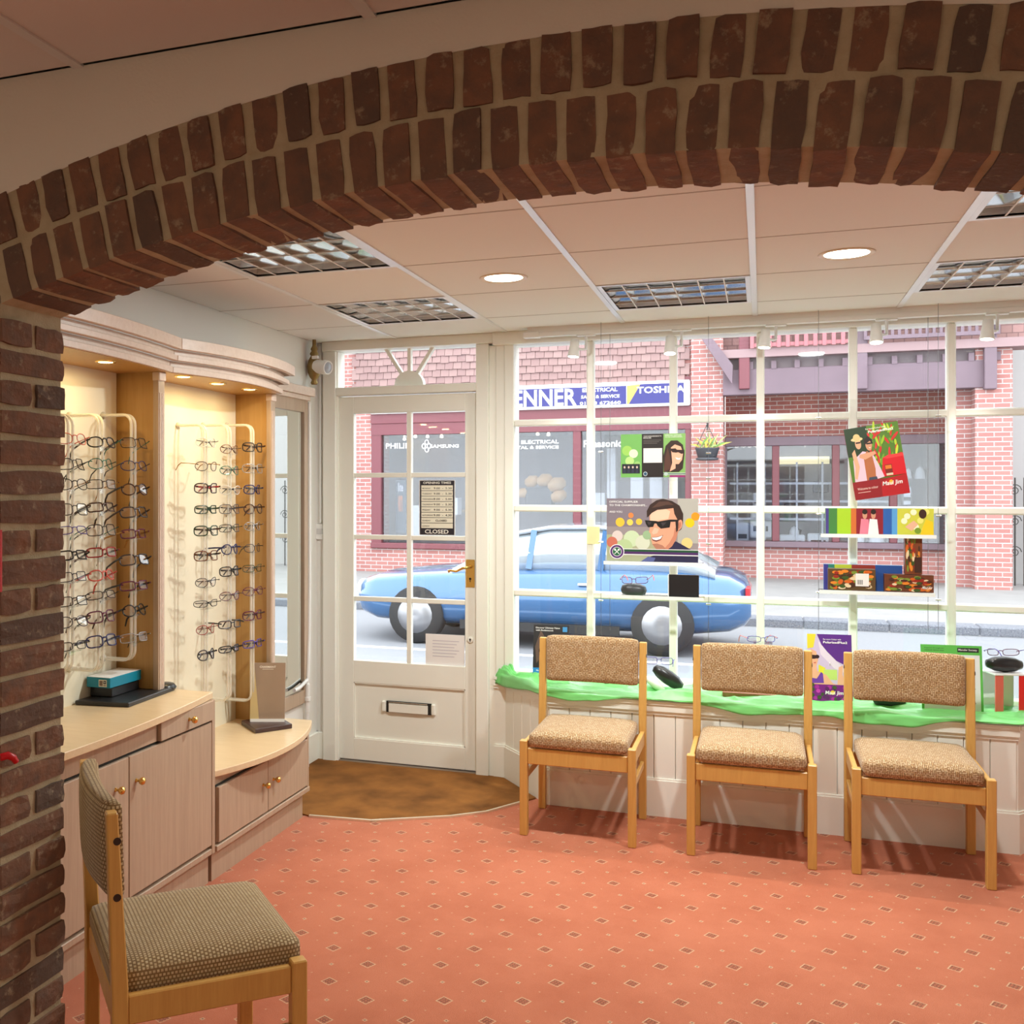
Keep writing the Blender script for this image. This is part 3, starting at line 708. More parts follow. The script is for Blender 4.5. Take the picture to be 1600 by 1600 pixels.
for i, (x, y, r, lab) in enumerate(CH):
    o = ch if i == 0 else copy_tree(ch)
    o.location = (x, y, 0); o.rotation_euler = (0, 0, r); o['label'] = lab
    if i == 3:
        for k in o.children:
            if k.name.split('.')[0] in ('seat', 'backrest'):
                k.data = k.data.copy(); k.data.materials[0] = MTWEED2

# ================================================================== display furniture on the left wall
XB = XL+.012                                                # back panel face
def bowpts(y0, y1, x0, x1, bow, n=16): return [(x0+(x1-x0)*i/n+bow*4*(i/n)*(1-i/n), y0+(y1-y0)*i/n) for i in range(n+1)]
def knob(p, par):
    k = MB().lathe([(.0075, 0), (.0045, .006), (.005, .013), (.011, .017), (.0135, .024), (.010, .031), (.0, .034)], p, (1, 0, 0), 16).build('knob', MBRASS, par); return k
# -- base cabinets
ca = thing('base_cabinet', 'tall limed oak base cabinet with two doors and a drawer', 'cabinet', (-2.13, 2.67, 0))
MB().box(XL, -1.962, 1.89, 3.44, .0, .115).build('plinth', MLIME, ca)
MB().box(XL, -1.957, 1.89, 3.44, .115, .695).build('body', MLIME, ca)
MB().box(XL, -1.938, 1.89, 3.452, .115, .137).build('bottom_ledge', MLIME, ca, bevel=.002)
for y0, y1, ky in ((2.335, 2.882, 2.809), (2.887, 3.425, 2.925)):
    d = MB().box(-1.957, -1.938, y0, y1, .150, .612).build('door', MLIME, ca, bevel=.0015); knob((-1.938, ky, .525), d)
MB().box(-1.957, -1.950, 1.89, 3.425, .612, .619).build('shadow_gap', MDARK, ca)
MB().box(-1.957, -1.945, 1.89, 3.06, .622, .694).build('fascia', MLIME, ca, bevel=.0015)
d = MB().box(-1.957, -1.930, 3.065, 3.425, .622, .694).build('drawer', MLIME, ca, bevel=.0015); knob((-1.930, 3.249, .660), d)
MB().box(XL, -1.936, 3.426, 3.448, .115, .695).build('end_panel', MLIME, ca, bevel=.0015)
pl = bowpts(1.89, 3.455, -1.965, -1.950, .062)
t = tag(MB().prism([(x, y, .695) for x, y in pl]+[(XL, 3.455, .695), (XL, 1.89, .695)], (0, 0, .025)).build('worktop', MTOP, bevel=.002), 'higher bowed oak worktop carrying the teal box', 'worktop')
cb = thing('base_cabinet', 'low limed oak cabinet with paired brass knobs beside the door mat', 'cabinet', (-2.13, 3.87, 0))
MB().box(XL, -1.957, 3.457, 4.285, 0, .115).build('plinth', MLIME, cb)
MB().box(XL, -1.952, 3.457, 4.300, .115, .395).build('body', MLIME, cb)
MB().box(XL, -1.932, 3.457, 4.312, .115, .137).build('bottom_ledge', MLIME, cb, bevel=.002)
MB().box(-1.952, -1.946, 3.47, 4.29, .355, .362).build('shadow_gap', MDARK, cb)
for y0, y1, ky in ((3.475, 3.890, 3.845), (3.895, 4.288, 3.940)):
    d = MB().box(-1.952, -1.934, y0, y1, .145, .355).build('door', MLIME, cb, bevel=.0015); knob((-1.934, ky, .265), d)
MB().box(XL, -1.934, 4.290, 4.306, .137, .395).build('end_panel', MLIME, cb, bevel=.0015)
pl = bowpts(3.457, 4.385, -1.945, -1.955, .098)
t = tag(MB().prism([(x, y, .395) for x, y in pl]+[(XL, 4.385, .395), (XL, 3.457, .395)], (0, 0, .025)).build('worktop', MTOP, bevel=.002), 'lower bowed oak worktop carrying the brown display plaque', 'worktop')
# -- upper display cases
def cornice(par, y0, y1, xa, xb, bow, ends):
    for k, (dz0, dz1, dx) in enumerate(((1.930, 1.952, -.038), (1.952, 1.974, -.052), (1.974, 1.994, -.018), (1.994, 2.016, -.034), (2.016, 2.058, 0))):
        pl = bowpts(y0, y1+((.038+dx)*1.3 if ends[1] else 0), xa+dx, xb+dx, bow)
        MB().prism([(x, y, dz0) for x, y in pl]+[(x-.024, y, dz0) for x, y in pl[::-1]], (0, 0, dz1-dz0)).build('cornice_board', MCORN, par, bevel=.0015)
        if ends[1]:
            MB().box(XL, pl[-1][0], pl[-1][1]-.012, pl[-1][1], dz0, dz1).build('cornice_return', MCORN, par)
    MB().prism([(x-.046, y, 1.928) for x, y in bowpts(y0, y1, xa, xb, bow)]+[(XL, y1, 1.928), (XL, y0, 1.928)], (0, 0, .010)).build('soffit', MOAK, par)
def pilaster(par, x, y):
    p = MB().box(XL, x-.012, y-.012, y+.012, zb, 1.928).build('side_panel', MOAK, par)
    MB().box(x-.024, x, y-.022, y+.022, zb, 1.928).build('pilaster', MLIME, par, bevel=.002)
    for k in (-.010, 0, .010): MB().box(x, x+.0025, y+k-.003, y+k+.003, zb, 1.85).build('flute', MCORN, par)
    MB().box(x-.026, x+.006, y-.024, y+.024, 1.895, 1.928).build('capital', MCORN, par, bevel=.003)
ua = thing('display_case', 'lit oak display case behind the brick jamb with spectacles and cream back', 'display case', (-2.2, 2.65, .72))
zb = .72
MB().box(XL, XB, 1.90, 3.335, .72, 1.93).build('back_panel', MCREAM, ua)
pilaster(ua, -2.118, 3.365); cornice(ua, 1.90, 3.40, -2.07, -2.052, .075, (0, 0))
ub = thing('display_case', 'lit oak display case beside the mirror, down to the low worktop', 'display case', (-2.2, 3.86, .42))
zb = .42
MB().box(XL, XB, 3.40, 4.285, .42, 1.93).build('back_panel', MCREAM, ub)
pilaster(ub, -2.112, 4.300); cornice(ub, 3.402, 4.325, -2.052, -2.036, .075, (0, 1))
for k, (px_, py_) in enumerate(((165, 565), (287, 588), (340, 599), (390, 608))):
    p = at(px_, py_, Z=1.927); lab = ['leftmost, behind the brick jamb', 'second from the left, beside the case divider', 'third from the left', 'nearest the mirror'][k]
    t = thing('cabinet_spotlight', 'small warm spotlight in the display case soffit, '+lab, 'spotlight', p, group='display case spotlights')
    MB().lathe([(.026, 0), (.034, -.004), (.036, 0)], p, n=24).build('bezel', MBRASS, t)
    MB().lathe([(.0001, -.003), (.024, -.003), (.026, 0)], p, n=20).build('bulb', MLAMPY, t)
    L = bpy.data.lights.new('cabinet_bulb', 'AREA'); L.shape = 'DISK'; L.size = .05; L.energy = CAB_W; L.color = (1, .72, .32)
    o = bpy.data.objects.new('cabinet_bulb', L); COL.objects.link(o); o.location = (0, 0, -.007); o.parent = t
# -- mirror panel beyond the cases
t = thing('framed_mirror', 'tall wall mirror in a limed oak frame next to the door', 'mirror', (XL, 4.7, .4))
MB().box(XL, XL+.012, 4.326, 5.035, .42, 1.90).build('glass', MMIRR, t)
MB().box(XL, XL+.024, 5.032, 5.078, .40, 1.99).build('frame_stile', MLIME, t, bevel=.002)
MB().box(XL, XL+.024, 4.326, 5.032, 1.90, 1.99).build('frame_rail', MLIME, t, bevel=.002)
MB().box(XL, XL+.022, 4.326, 5.078, .35, .42).build('frame_rail', MLIME, t, bevel=.002)
MB().box(XL, XL+.048, 4.326, 5.12, 1.99, 2.035).build('cap', MCORN, t, bevel=.002)
MB().box(XL, XL+.035, 4.326, 5.09, 1.965, 1.99).build('cap_moulding', MCORN, t, bevel=.002)

# -- acrylic spectacle rods and the spectacles on them
RX = -2.165
def rod(y, ztop, zbot, zl, label):
    t = thing('spectacle_rod', label, 'display stand', (XB, y, zbot), group='clear spectacle rods')
    for dy in (-.012, .012):
        p = [Vector((XB, y+dy, ztop))]+[Vector((RX-.035+.035*math.sin(a), y+dy, ztop-.035+.035*math.cos(a))) for a in (math.pi/2*i/5 for i in range(6))]
        p += [Vector((RX-.035+.035*math.cos(a), y+dy, zbot+.035-.035*math.sin(a))) for a in (math.pi/2*i/5 for i in range(6))]+[Vector((XB, y+dy, zbot))]
        MB().tube(p, .0055, 8).build('tube', MTUBE, t)
    for z in (ztop, zbot): MB().lathe([(.014, 0), (.014, .006), (.009, .012)], (XB, y, z), (1, 0, 0), 14).build('wall_boss', MTUBE, t)
    for z in zl:
        MB().box(RX-.004, RX+.020, y-.040, y+.040, z-.022, z-.019).box(RX+.004, RX+.010, y-.014, y+.014, z-.034, z-.019).build('holder', MACRY, t)
PAL = [('black', (18, 18, 20)), ('dark brown', (62, 36, 24)), ('navy blue', (30, 36, 92)), ('teal green', (20, 110, 92)), ('red', (150, 30, 34)), ('gunmetal', (70, 70, 76)),
       ('coral', (205, 96, 84)), ('gold', (176, 128, 60)), ('plum', (92, 32, 62)), ('dark green', (30, 62, 40)), ('silver', (170, 172, 176)), ('tortoiseshell', (110, 62, 28)), ('clear white', (215, 212, 205)), ('violet', (88, 74, 150))]
FM = {n: mat('frame_'+n.replace(' ', '_'), srgb(*c), .25, .5 if n in ('gunmetal', 'gold', 'silver') else 0) for n, c in PAL}
SHAPES = {'rectangular': (.026, .0155, 4.5), 'oval': (.025, .0185, 2.2), 'round': (.023, .021, 2.0), 'square': (.026, .0195, 3.6), 'narrow': (.027, .0135, 3.2)}
_gm = {}
def gmesh(shape, heavy, folded, c, ct):
    """spectacles: front rim with bridge, two lenses, two temples; x across, front at -y, nose at origin"""
    key = (shape, heavy, folded)
    if key not in _gm:
        rx, rz, e = SHAPES[shape]; r = .0026 if heavy else .0016; g = []; cxs = rx+.009
        b = MB(); lens = []
        for s in (-1, 1):
            pts = []
            for i in range(22):
                a = 2*math.pi*i/22; ca, sa = math.cos(a), math.sin(a)
                pts.append(Vector((s*cxs+rx*math.copysign(abs(ca)**(2/e), ca), .0022*((s*cxs+rx*ca)/.06)**2*10, rz*math.copysign(abs(sa)**(2/e), sa))))
            b.tube(pts, r, 5, closed=True)
            lb = MB().add(pts, [list(range(22))]); lens.append(lb)
            b.tube([(s*(cxs+rx), .002, rz*.35), (s*(cxs+rx+.006), .006, rz*.45)], r*1.2, 5)
        b.tube([(-.010, 0, rz*.35), (-.005, -.002, rz*.55), (.005, -.002, rz*.55), (.010, 0, rz*.35)], r*1.1, 5)
        tm = []
        for s in (-1, 1):
            x0 = s*(cxs+rx+.006); z0 = rz*.45; t_ = MB()
            if not folded: p = [(x0, .006, z0), (x0+s*.002, .05, z0), (x0, .100, z0-.002), (x0-s*.004, .122, z0-.014), (x0-s*.006, .138, z0-.036)]
            else: p = [(x0, .006, z0), (x0-s*.004, .012, z0-.002), (x0-s*.05, .017+.003*s, z0-.004), (x0-s*.085, .020+.003*s, z0-.008), (x0-s*.105, .022, z0-.022)]
            t_.tube(p, [r*1.2, r*1.5 if heavy else r, r*1.3, r*1.4, r*1.1], 5); tm.append(t_)
        _gm[key] = (b, lens, tm)
    return _gm[key]
_gd = {}
def spectacles(p, rz, tilt, shape, heavy, folded, col, tcol, label, group):
    t = thing('spectacles', label, 'glasses', p, group=group)
    t.rotation_euler = (0, 0, 0); t.matrix_world = Matrix.Translation(p) @ Matrix.Rotation(rz, 4, 'Z') @ Matrix.Rotation(tilt, 4, 'X')
    t.rotation_mode = 'XYZ'
    k = (shape, heavy, folded)
    if k not in _gd:
        b, ln, tm = gmesh(*k, 0, 0); _gd[k] = (b.mesh('rim', FM['black']), [q.mesh('lens', MLENS) for q in ln], [q.mesh('temple', FM['black']) for q in tm])
    me = _gd[k]
    def ch_(n, m, mt):
        o = bpy.data.objects.new(n, m); COL.objects.link(o); o.parent = t
        if mt: o.material_slots[0].link = 'OBJECT'; o.material_slots[0].material = mt
    ch_('rim', me[0], FM[col])
    for m in me[1]: ch_('lens', m, None)
    for m in me[2]: ch_('temple', m, FM[tcol])
    return t
RODS = [ # pixel x, label, spectacle pixel rows, style: (colour, shape, heavy)
 (110, 'half hidden by brick jamb', [685, 724, 756, 795, 827, 866, 900, 938, 970, 1008], 0),
 (157, 'left of oak divider', [690, 724, 756, 791, 827, 862, 897, 928, 962, 1000], 0),
 (208, 'in front of oak divider', [691, 727, 764, 799, 833, 873, 914, 952, 995], 0),
 (321, 'leftmost in second case', [691, 729, 763, 796, 829, 868, 910, 943, 983, 1022], 1),
 (358, 'middle of second case', [702, 735, 766, 795, 825, 858, 892, 931, 975, 1013], 1),
 (394, 'nearest the mirror', [699, 732, 765, 795, 822, 856, 888, 923, 961, 1005], 1)]
STY = ['coral oval 0 coral|black square 0 black|black oval 0 black|black square 0 black|violet narrow 0 black|black rectangular 1 black|gunmetal rectangular 0 black|black rectangular 0 black|gunmetal oval 0 black|black narrow 0 black',
 'black oval 1 dark brown|teal green oval 0 black|black rectangular 0 gold|dark brown rectangular 1 dark brown|black square 0 teal green|red rectangular 1 dark brown|coral oval 1 coral|black narrow 0 dark brown|plum square 1 dark brown|navy blue square 1 navy blue',
 'black square 0 teal green|navy blue oval 0 black|dark brown round 1 black|gunmetal square 1 dark brown|plum rectangular 1 gold|gunmetal square 1 black|plum rectangular 1 black|black round 1 black|silver rectangular 0 black',
 'clear white oval 0 gunmetal|dark brown oval 0 gold|black square 1 red|dark green rectangular 1 dark green|dark green square 1 dark brown|tortoiseshell square 1 black|black oval 0 gunmetal|black narrow 0 black|red oval 0 tortoiseshell|gunmetal round 1 black',
 'tortoiseshell oval 0 dark brown|teal green oval 0 black|clear white oval 0 black|gunmetal square 0 gunmetal|black rectangular 0 dark green|navy blue round 1 navy blue|black square 1 black|plum oval 0 black|gunmetal rectangular 1 black|black narrow 1 black',
 'black square 1 dark brown|silver square 0 black|navy blue square 1 black|dark brown round 1 dark brown|silver oval 0 black|gunmetal oval 0 black|dark green rectangular 0 black|plum oval 0 plum|plum square 1 dark brown|violet rectangular 1 black']
ONAME = ['top', 'second', 'third', 'fourth', 'fifth', 'sixth', 'seventh', 'eighth', 'ninth', 'tenth']
for (px_, lab, rows, fold), sty in zip(RODS, STY):
    y = at(px_, 800, X=RX).y; zl = [at(px_, q, X=RX).z for q in rows]
    rod(y, at(px_, 648 if not fold else 664, X=RX).z, at(px_, 1048 if not fold else 1095, X=RX).z if px_ != 208 else .86, zl, 'clear acrylic rod holding spectacles, '+lab)
    for k, (z, s) in enumerate(zip(zl, sty.split('|'))):
        for sh in SHAPES:
            if ' '+sh+' ' in ' '+s+' ': col, rest = s.split(' '+sh+' '); hv, tc_ = rest.split(' ', 1); break
        rr = random.Random(px_*7+k)
        spectacles(Vector((RX+.018, y, z)), math.radians(90-14+rr.uniform(-8, 8)), math.radians(rr.uniform(-24, -12) if not fold else rr.uniform(-8, 6)), sh, hv == '1', bool(fold) and rr.random() < .8, col, tc_,
                   '%s %s spectacles, %s down on the rod %s' % (col, sh, ONAME[k] if k else 'first', lab), 'spectacles on the rods')

# -- things on the worktops
t = tag(MB().prism([(-2.29, 3.07, .720), (-2.085, 3.10, .720), (-2.10, 3.43, .720), (-2.29, 3.33, .720)], (0, 0, .016)).build('folder', mat('black_leather', (.02, .02, .022), .35, bump=.2, bs=300), bevel=.003), 'black folder lying under the boxes on the worktop', 'folder')
b = MB().box(-2.29, -2.197, 3.16, 3.335, .7365, .772); tag(b.build('black_box', MBLACK, bevel=.003), 'black box between the teal box and the folder', 'box')
t = thing('paper_box', 'teal box with white top and a small printed label on the black box', 'box', (-2.24, 3.25, .772))
TQ = [(-2.29, 3.140), (-2.190, 3.140), (-2.190, 3.338), (-2.29, 3.338)]
MB().prism([(*q, .7725) for q in TQ], (0, 0, .037)).build('carton', mat('teal_card', (.0, .22, .33), .4), t, bevel=.0015)
MB().prism([(x*.98-.0446, y*.99+.0324, .8095) for x, y in TQ], (0, 0, .001)).build('white_top', mat('white_card', (.85, .84, .82), .5), t)
A = Art(frame((-2.238, 3.140, .777), (1, 0, 0), (0, 0, 1)), .034, .025); A.rect((226, 220, 200), 0, 0, 1, 1).rect((120, 100, 86), .08, .12, .5, .88).rect((20, 20, 20), .58, .4, .92, .88).word((235, 235, 235), 'hp', .64, .5, .2, .3).rect((90, 80, 70), .58, .14, .92, .26); A.done(t, 'label_print')
t = tag(MB().lathe([(.0, 0), (.05, .003), (.055, .012), (.045, .024), (.0, .030)], (-2.15, 3.42, .7205), n=20).build('spectacle_case', MBLACK), 'dark case behind the corner of the higher worktop', 'case')
# brown plaque on a block foot
t = thing('display_plaque', 'glossy brown advertising plaque leaning back on a dark foot on the low worktop', 'display', (-2.10, 4.18, .42))
c0 = [Vector((-2.215, 4.185, .4205)), Vector((-2.075, 4.050, .4205)), Vector((-1.968, 4.200, .4205)), Vector((-2.105, 4.335, .4205))]
MB().prism(c0, (0, 0, .020)).build('foot', mat('dark_brown_block', (.055, .028, .028), .35), t, bevel=.002)
pb0, pb1 = at(392, 1130, Y=4.20), at(450, 1124, Y=4.24); pa = at(381, 1036, Y=4.25)
rv = (pb1-pb0); up = pa-pb0; up = Vector((-.03, .045, .27))
Mq = frame((-2.165, 4.175, .441), (.150, .055, 0), up)
MB().prism([Mq @ Vector(q) for q in ((-.002, 0, 0), (.155, 0, 0), (.155, .262, 0), (-.002, .262, 0))], Mq.to_3x3() @ Vector((0, 0, -.010))).build('plate', mat('brown_gloss', (.32, .23, .165), .08, coat=.6), t, bevel=.001)
MB().prism([Mq @ Vector(q) for q in ((-.002, 0, .0004), (.040, 0, .0004), (.012, .262, .0004), (-.002, .262, .0004))], Mq.to_3x3() @ Vector((0, 0, .0004))).build('gold_band', mat('gold_card', (.55, .42, .20), .4), t)
MB().prism([Mq @ Vector(q) for q in ((0, -.002, .0006), (.155, -.002, .0006), (.155, .012, .0006), (0, .012, .0006))], Mq.to_3x3() @ Vector((0, 0, .004))).build('clear_lip', MWHITE, t)
A = Art(Mq, .155, .262, .0012); A.word((235, 228, 215), 'CHARMANT', .24, .91, .48, .035).rect((225, 218, 205), .32, .885, .65, .893); A.done(t, 'printed_text')
# -- corner fittings by the door
p = at(491, 572, X=-2.265)
t = thing('movement_sensor', 'white round movement sensor on an ornate brass gas bracket in the corner', 'sensor', p)
prof = [(1.25*a_, b_) for a_, b_ in [(.012, -.10), (.016, -.09), (.010, -.075), (.020, -.06), (.028, -.035), (.031, 0), (.026, .03), (.014, .055), (.020, .065), (.012, .08), (.016, .092), (.008, .11), (.008, .16)]]
MB().lathe(prof, p, n=16).build('brass_bracket', MBRONZE, t)
ax = Vector((.93, -.34, -.16)).normalized(); q = p+ax*.018
MB().lathe([(.036, 0), (.038, .03), (.036, .034), (.039, .055), (.037, .085), (.031, .088), (.029, .080)], q, ax, 24).build('body', MWHITE, t)
MB().lathe([(.029, .080), (.022, .088), (.0, .092)], q, ax, 20).build('lens', mat('sensor_lens', (.45, .5, .58), .15), t)
MB().box(q.x-.004, q.x+.03, q.y-.055, q.y-.04, q.z+.034, q.z+.05).build('clip', MWHITE, t)
p = at(507, 831, Y=YW)
t = thing('wall_switch', 'square white switch plate on the wall left of the door', 'switch', (p.x, YW, p.z)); p.x = -2.288
MB().box(p.x-.005-.022, p.x+.022+.02, YW-.012, YW, p.z-.043, p.z+.043).build('plate', MWHITE, t, bevel=.003)
MB().box(p.x-.018, p.x+.030, YW-.014, YW-.012, p.z-.012, p.z+.018).build('rocker', mat('grey_switch', (.6, .6, .6), .4), t)
t = thing('cable_trunking', 'narrow white cable trunking running down to the switch', 'trunking', (-2.28, YW, 1.3))
MB().box(-2.292, -2.280, YW-.012, YW, 1.304, ZC-.002).build('cover', MWHITE, t, bevel=.002)
t = thing('white_pipe', 'white painted pipe with elbow in the corner by the mirror', 'pipe', (XL+.03, 5.10, .3))
MB().tube([(XL+.022, 5.098, 1.96), (XL+.022, 5.10, 1.0), (XL+.026, 5.085, .72), (XL+.03, 5.06, .47), (XL+.03, 5.05, .44)], .0095, 10).build('riser', MWHITE, t)
MB().tube([(XL+.03, 5.055, .45), (XL+.03, 5.055, .30)], .014, 12).tube([(XL+.03, 5.055, .38), (XL+.03, 5.055, .36)], .019, 12).build('valve', MWHITE, t)
MB().tube([(XL+.03, 5.05, .47), (XL+.035, 4.95, .45), (XL+.035, 4.88, .445)], .010, 10).build('branch', MWHITE, t)
MB().tube([(XL+.03, 5.055, .31), (XL+.03, 5.055, 0)], .010, 10).build('drop', MWHITE, t)
# red tag hanging at the near edge of the brick jamb
t = tag(MB().tube([(XJ+.004, 1.652, .955), (XJ+.012, 1.664, .957), (XJ+.016, 1.676, .950), (XJ+.018, 1.682, .940)], [.008, .008, .007, .006], 8).build('red_ribbon', mat('red_plastic', (.55, .005, .012), .3)), 'small red ribbon tip at the left edge of the brick jamb', 'ribbon')

a = at(1.6, 828, Y=1.652); b_ = at(1.6, 925, Y=1.652)
tag(MB().box(a.x-.12, a.x, 1.650, 1.6555, b_.z, a.z).build('red_notice', mat('red_plastic', (.55, .005, .012), .3)), 'sliver of a red notice on the near brick face at the left edge', 'notice')
# ================================================================== window dressing
YD = 5.08                                                   # plane of the hanging displays
def card(name, label, cat, M, w, h, th=.003, edge=(230, 228, 222), group=None):
    """sheet or board with real thickness; M is its lower left front corner"""
    t = thing(name, label, cat, M.translation, group=group)
    MB().prism([M @ Vector(q) for q in ((0, 0, 0), (w, 0, 0), (w, h, 0), (0, h, 0))], M.to_3x3() @ Vector((0, 0, -th))).build('board', I8(*edge), t)
    return t
def fr_y(x0, y1, x1, y0, Y=YD):
    a, b = at(x0, y1, Y=Y), at(x1, y0, Y=Y); return frame((a.x, Y, a.z), (1, 0, 0), (0, 0, 1)), b.x-a.x, b.z-a.z
# opening hours in the door
M0, w, h = fr_y(655, 836, 711, 750, DY+.012)
t = card('opening_times_sign', 'black and white opening times sign in a pane of the door', 'sign', M0, w, h, .003, (225, 225, 225))
A = Art(M0, w, h); A.rect((34, 32, 44), .02, .01, .98, .99).rect((236, 232, 214), .06, .125, .94, .905).word((240, 238, 230), 'OPENING TIMES', .11, .93, .78, .042).word((240, 238, 230), 'CLOSED', .16, .03, .66, .075)
days = ['MONDAY', 'TUESDAY', 'WEDNESDAY', 'THURSDAY', 'FRIDAY', 'SATURDAY', 'SUNDAY', 'LUNCH']; hrs = ['9.00  -  5.30']*2+['9.00  -  5.00']+['9.00  -  5.30']*2+['9.00  -  4.30', 'CLOSED', None]
for k in range(8):
    z = .905-.0975*(k+1); A.rect((40, 38, 48), .06, z-.004, .94, z+.004).word((70, 66, 66), days[k], .09, z+.03, .07*len(days[k])*.55, .024)
    if hrs[k]: A.word((40, 38, 42), hrs[k], .41 if hrs[k] != 'CLOSED' else .46, z+.026, .50 if hrs[k] != 'CLOSED' else .32, .036)
A.done(t)
M0, w, h = fr_y(665, 1038, 726, 993, DY+.012)
t = card('paper_notice', 'white printed paper notice in the lowest right pane of the door', 'notice', M0, w, h, .001, (238, 236, 236))
A = Art(M0, w, h)
for k in range(6): A.rect((196, 190, 205), .18, .78-.1*k, .86-.06*(k % 3), .80-.1*k)
A.done(t, 'printed_text')
# hanging wires with grips
def wire(name, px_, Y, pyb, grips, label):
    p = at(px_, 700, Y=Y); zb = at(px_, pyb, Y=Y).z; t = thing('hanging_wire', label, 'wire', (p.x, Y, zb), group='display suspension wires')
    MB().tube([(p.x, Y, ZC), (p.x, Y, zb)], .0011, 5).build('cable', MSTEEL, t)
    for g in grips:
        z = at(px_, g, Y=Y).z; MB().tube([(p.x-.011, Y-.004, z), (p.x+.011, Y-.004, z)], .0038, 8).build('grip', MCHROME, t)
wire('w', 939, YD-.01, 1000, (706, 847, 938), 'thin steel display wire left of the smiling man poster')
wire('w', 1107, YD-.01, 1000, (674, 708, 748, 850, 944), 'thin steel display wire right of the smiling man poster')
wire('w', 1279, YD-.01, 985, (653, 803, 925), 'thin steel display wire left of the tilted red poster')
wire('w', 1466, YD-.01, 985, (650, 806, 937), 'thin steel display wire right of the tilted red poster')
wire('w', 953, YD+.10, 985, (), 'thin steel wire behind the left hanging display, near the trifold leaflet')
wire('w', 1450, YD+.10, 985, (), 'thin steel wire behind the right hanging display, near the tilted poster')
def sheet(label, x0, yb, x1, yt, Y):
    a, b = at(x0, yb, Y=Y), at(x1, yt, Y=Y); return tag(MB().box(a.x, b.x, Y, Y+.004, a.z, b.z).build('clear_display_sheet', MACRY, bevel=.001), label, 'panel', 'clear acrylic display panels')
def ashelf(label, x0, x1, py, Y, dep=.12):
    a, b = at(x0, py, Y=Y), at(x1, py, Y=Y); z = (a.z+b.z)/2
    t = thing('acrylic_shelf', label, 'shelf', (a.x, Y, z), group='clear acrylic display shelves')
    MB().box(a.x, b.x, Y-.02, Y+dep-.02, z-.005, z).build('plate', MACRY, t, bevel=.001)
    MB().box(a.x, b.x, Y-.024, Y-.020, z-.012, z+.004).build('front_lip', mat('frosted_edge', (.85, .88, .87), .3), t)
    return z
sheet('clear acrylic sheet behind the trifold leaflet', 944, 752, 1104, 677, YD+.004)
sheet('clear acrylic sheet behind the tilted red poster', 1282, 790, 1464, 620, YD+.004)
z1 = ashelf('clear acrylic shelf under the smiling man poster', 944, 1098, 879, YD)
z2 = ashelf('clear acrylic shelf carrying the black spectacle case', 942, 1100, 932, YD)
z3 = ashelf('clear acrylic shelf under the bright picture strip', 1282, 1462, 836, YD)
z4 = ashelf('clear acrylic shelf under the flower print boxes', 1280, 1460, 925, YD)
SK, SKD, HAIR = (232, 176, 146), (196, 132, 104), (52, 34, 28)
# trifold leaflet
M0, w, h = fr_y(970, 746, 1071, 677)
t = card('trifold_leaflet', 'three panel leaflet, green, black and smiling woman in sunglasses', 'leaflet', M0, w, h, .002)
A = Art(M0, w, h); A.rect((112, 176, 88), 0, 0, .33, 1).rect((34, 26, 24), .33, 0, .665, 1).rect((128, 178, 96), .665, 0, 1, 1)
for x, y, r, c in ((.1, .62, .08, (150, 200, 90)), (.2, .55, .07, (214, 228, 196)), (.14, .38, .07, (178, 214, 130)), (.26, .3, .05, (150, 196, 110)), (.06, .2, .05, (92, 158, 84))): A.ell(c, x, y, r, r*1.45)
A.rect((20, 24, 36), .02, .09, .30, .31)
for k in range(4): A.ell((214, 190, 176), .06+.065*k, .235, .014, .028).poly((40, 44, 66), [(.035+.065*k, .1), (.085+.065*k, .1), (.075+.065*k, .2), (.045+.065*k, .2)])
A.rect((226, 224, 222), .355, .335, .645, .67).word((235, 232, 228), 'YOUR SUNGLASSES MADE TO', .355, .935, .28, .025).word((235, 232, 228), 'MEASURE', .355, .895, .12, .025)
for k in range(3): A.rect((120, 112, 108), .355, .85-.035*k, .63-.03*k, .858-.035*k)
A.ell((200, 214, 220), .385, .08, .032, .05).ell((40, 80, 110), .385, .08, .025, .038).word((240, 245, 236), 'OFFICIAL SUPPLIER', .69, .95, .25, .025).word((240, 245, 236), 'TO THE CHAMPIONSHIPS...', .69, .91, .27, .025)
A.poly(HAIR, [(.67, .12), (.665, .5), (.70, .72), (.78, .84), (.88, .84), (.96, .74), (.985, .55), (.96, .2), (.9, .12)]).poly((84, 50, 40), [(.67, .12), (.69, .45), (.73, .68), (.76, .5), (.79, .2)])
A.poly(SK, [(.78, .68), (.84, .75), (.93, .70), (.965, .55), (.95, .40), (.90, .30), (.85, .30), (.85, .2), (.76, .13), (.80, .33)]).poly((44, 26, 24), [(.765, .655), (.85, .66), (.87, .63), (.985, .62), (.985, .55), (.94, .53), (.89, .57), (.86, .56), (.80, .57)]).poly((250, 246, 242), [(.845, .455), (.905, .43), (.93, .45), (.915, .40), (.87, .405)])
A.rect((232, 232, 232), .665, .055, 1, .10).rect((46, 104, 76), .665, .065, 1, .09).ell((180, 200, 190), .705, .075, .028, .045).rect((150, 36, 110), .76, 0, 1, .045)
A.done(t)
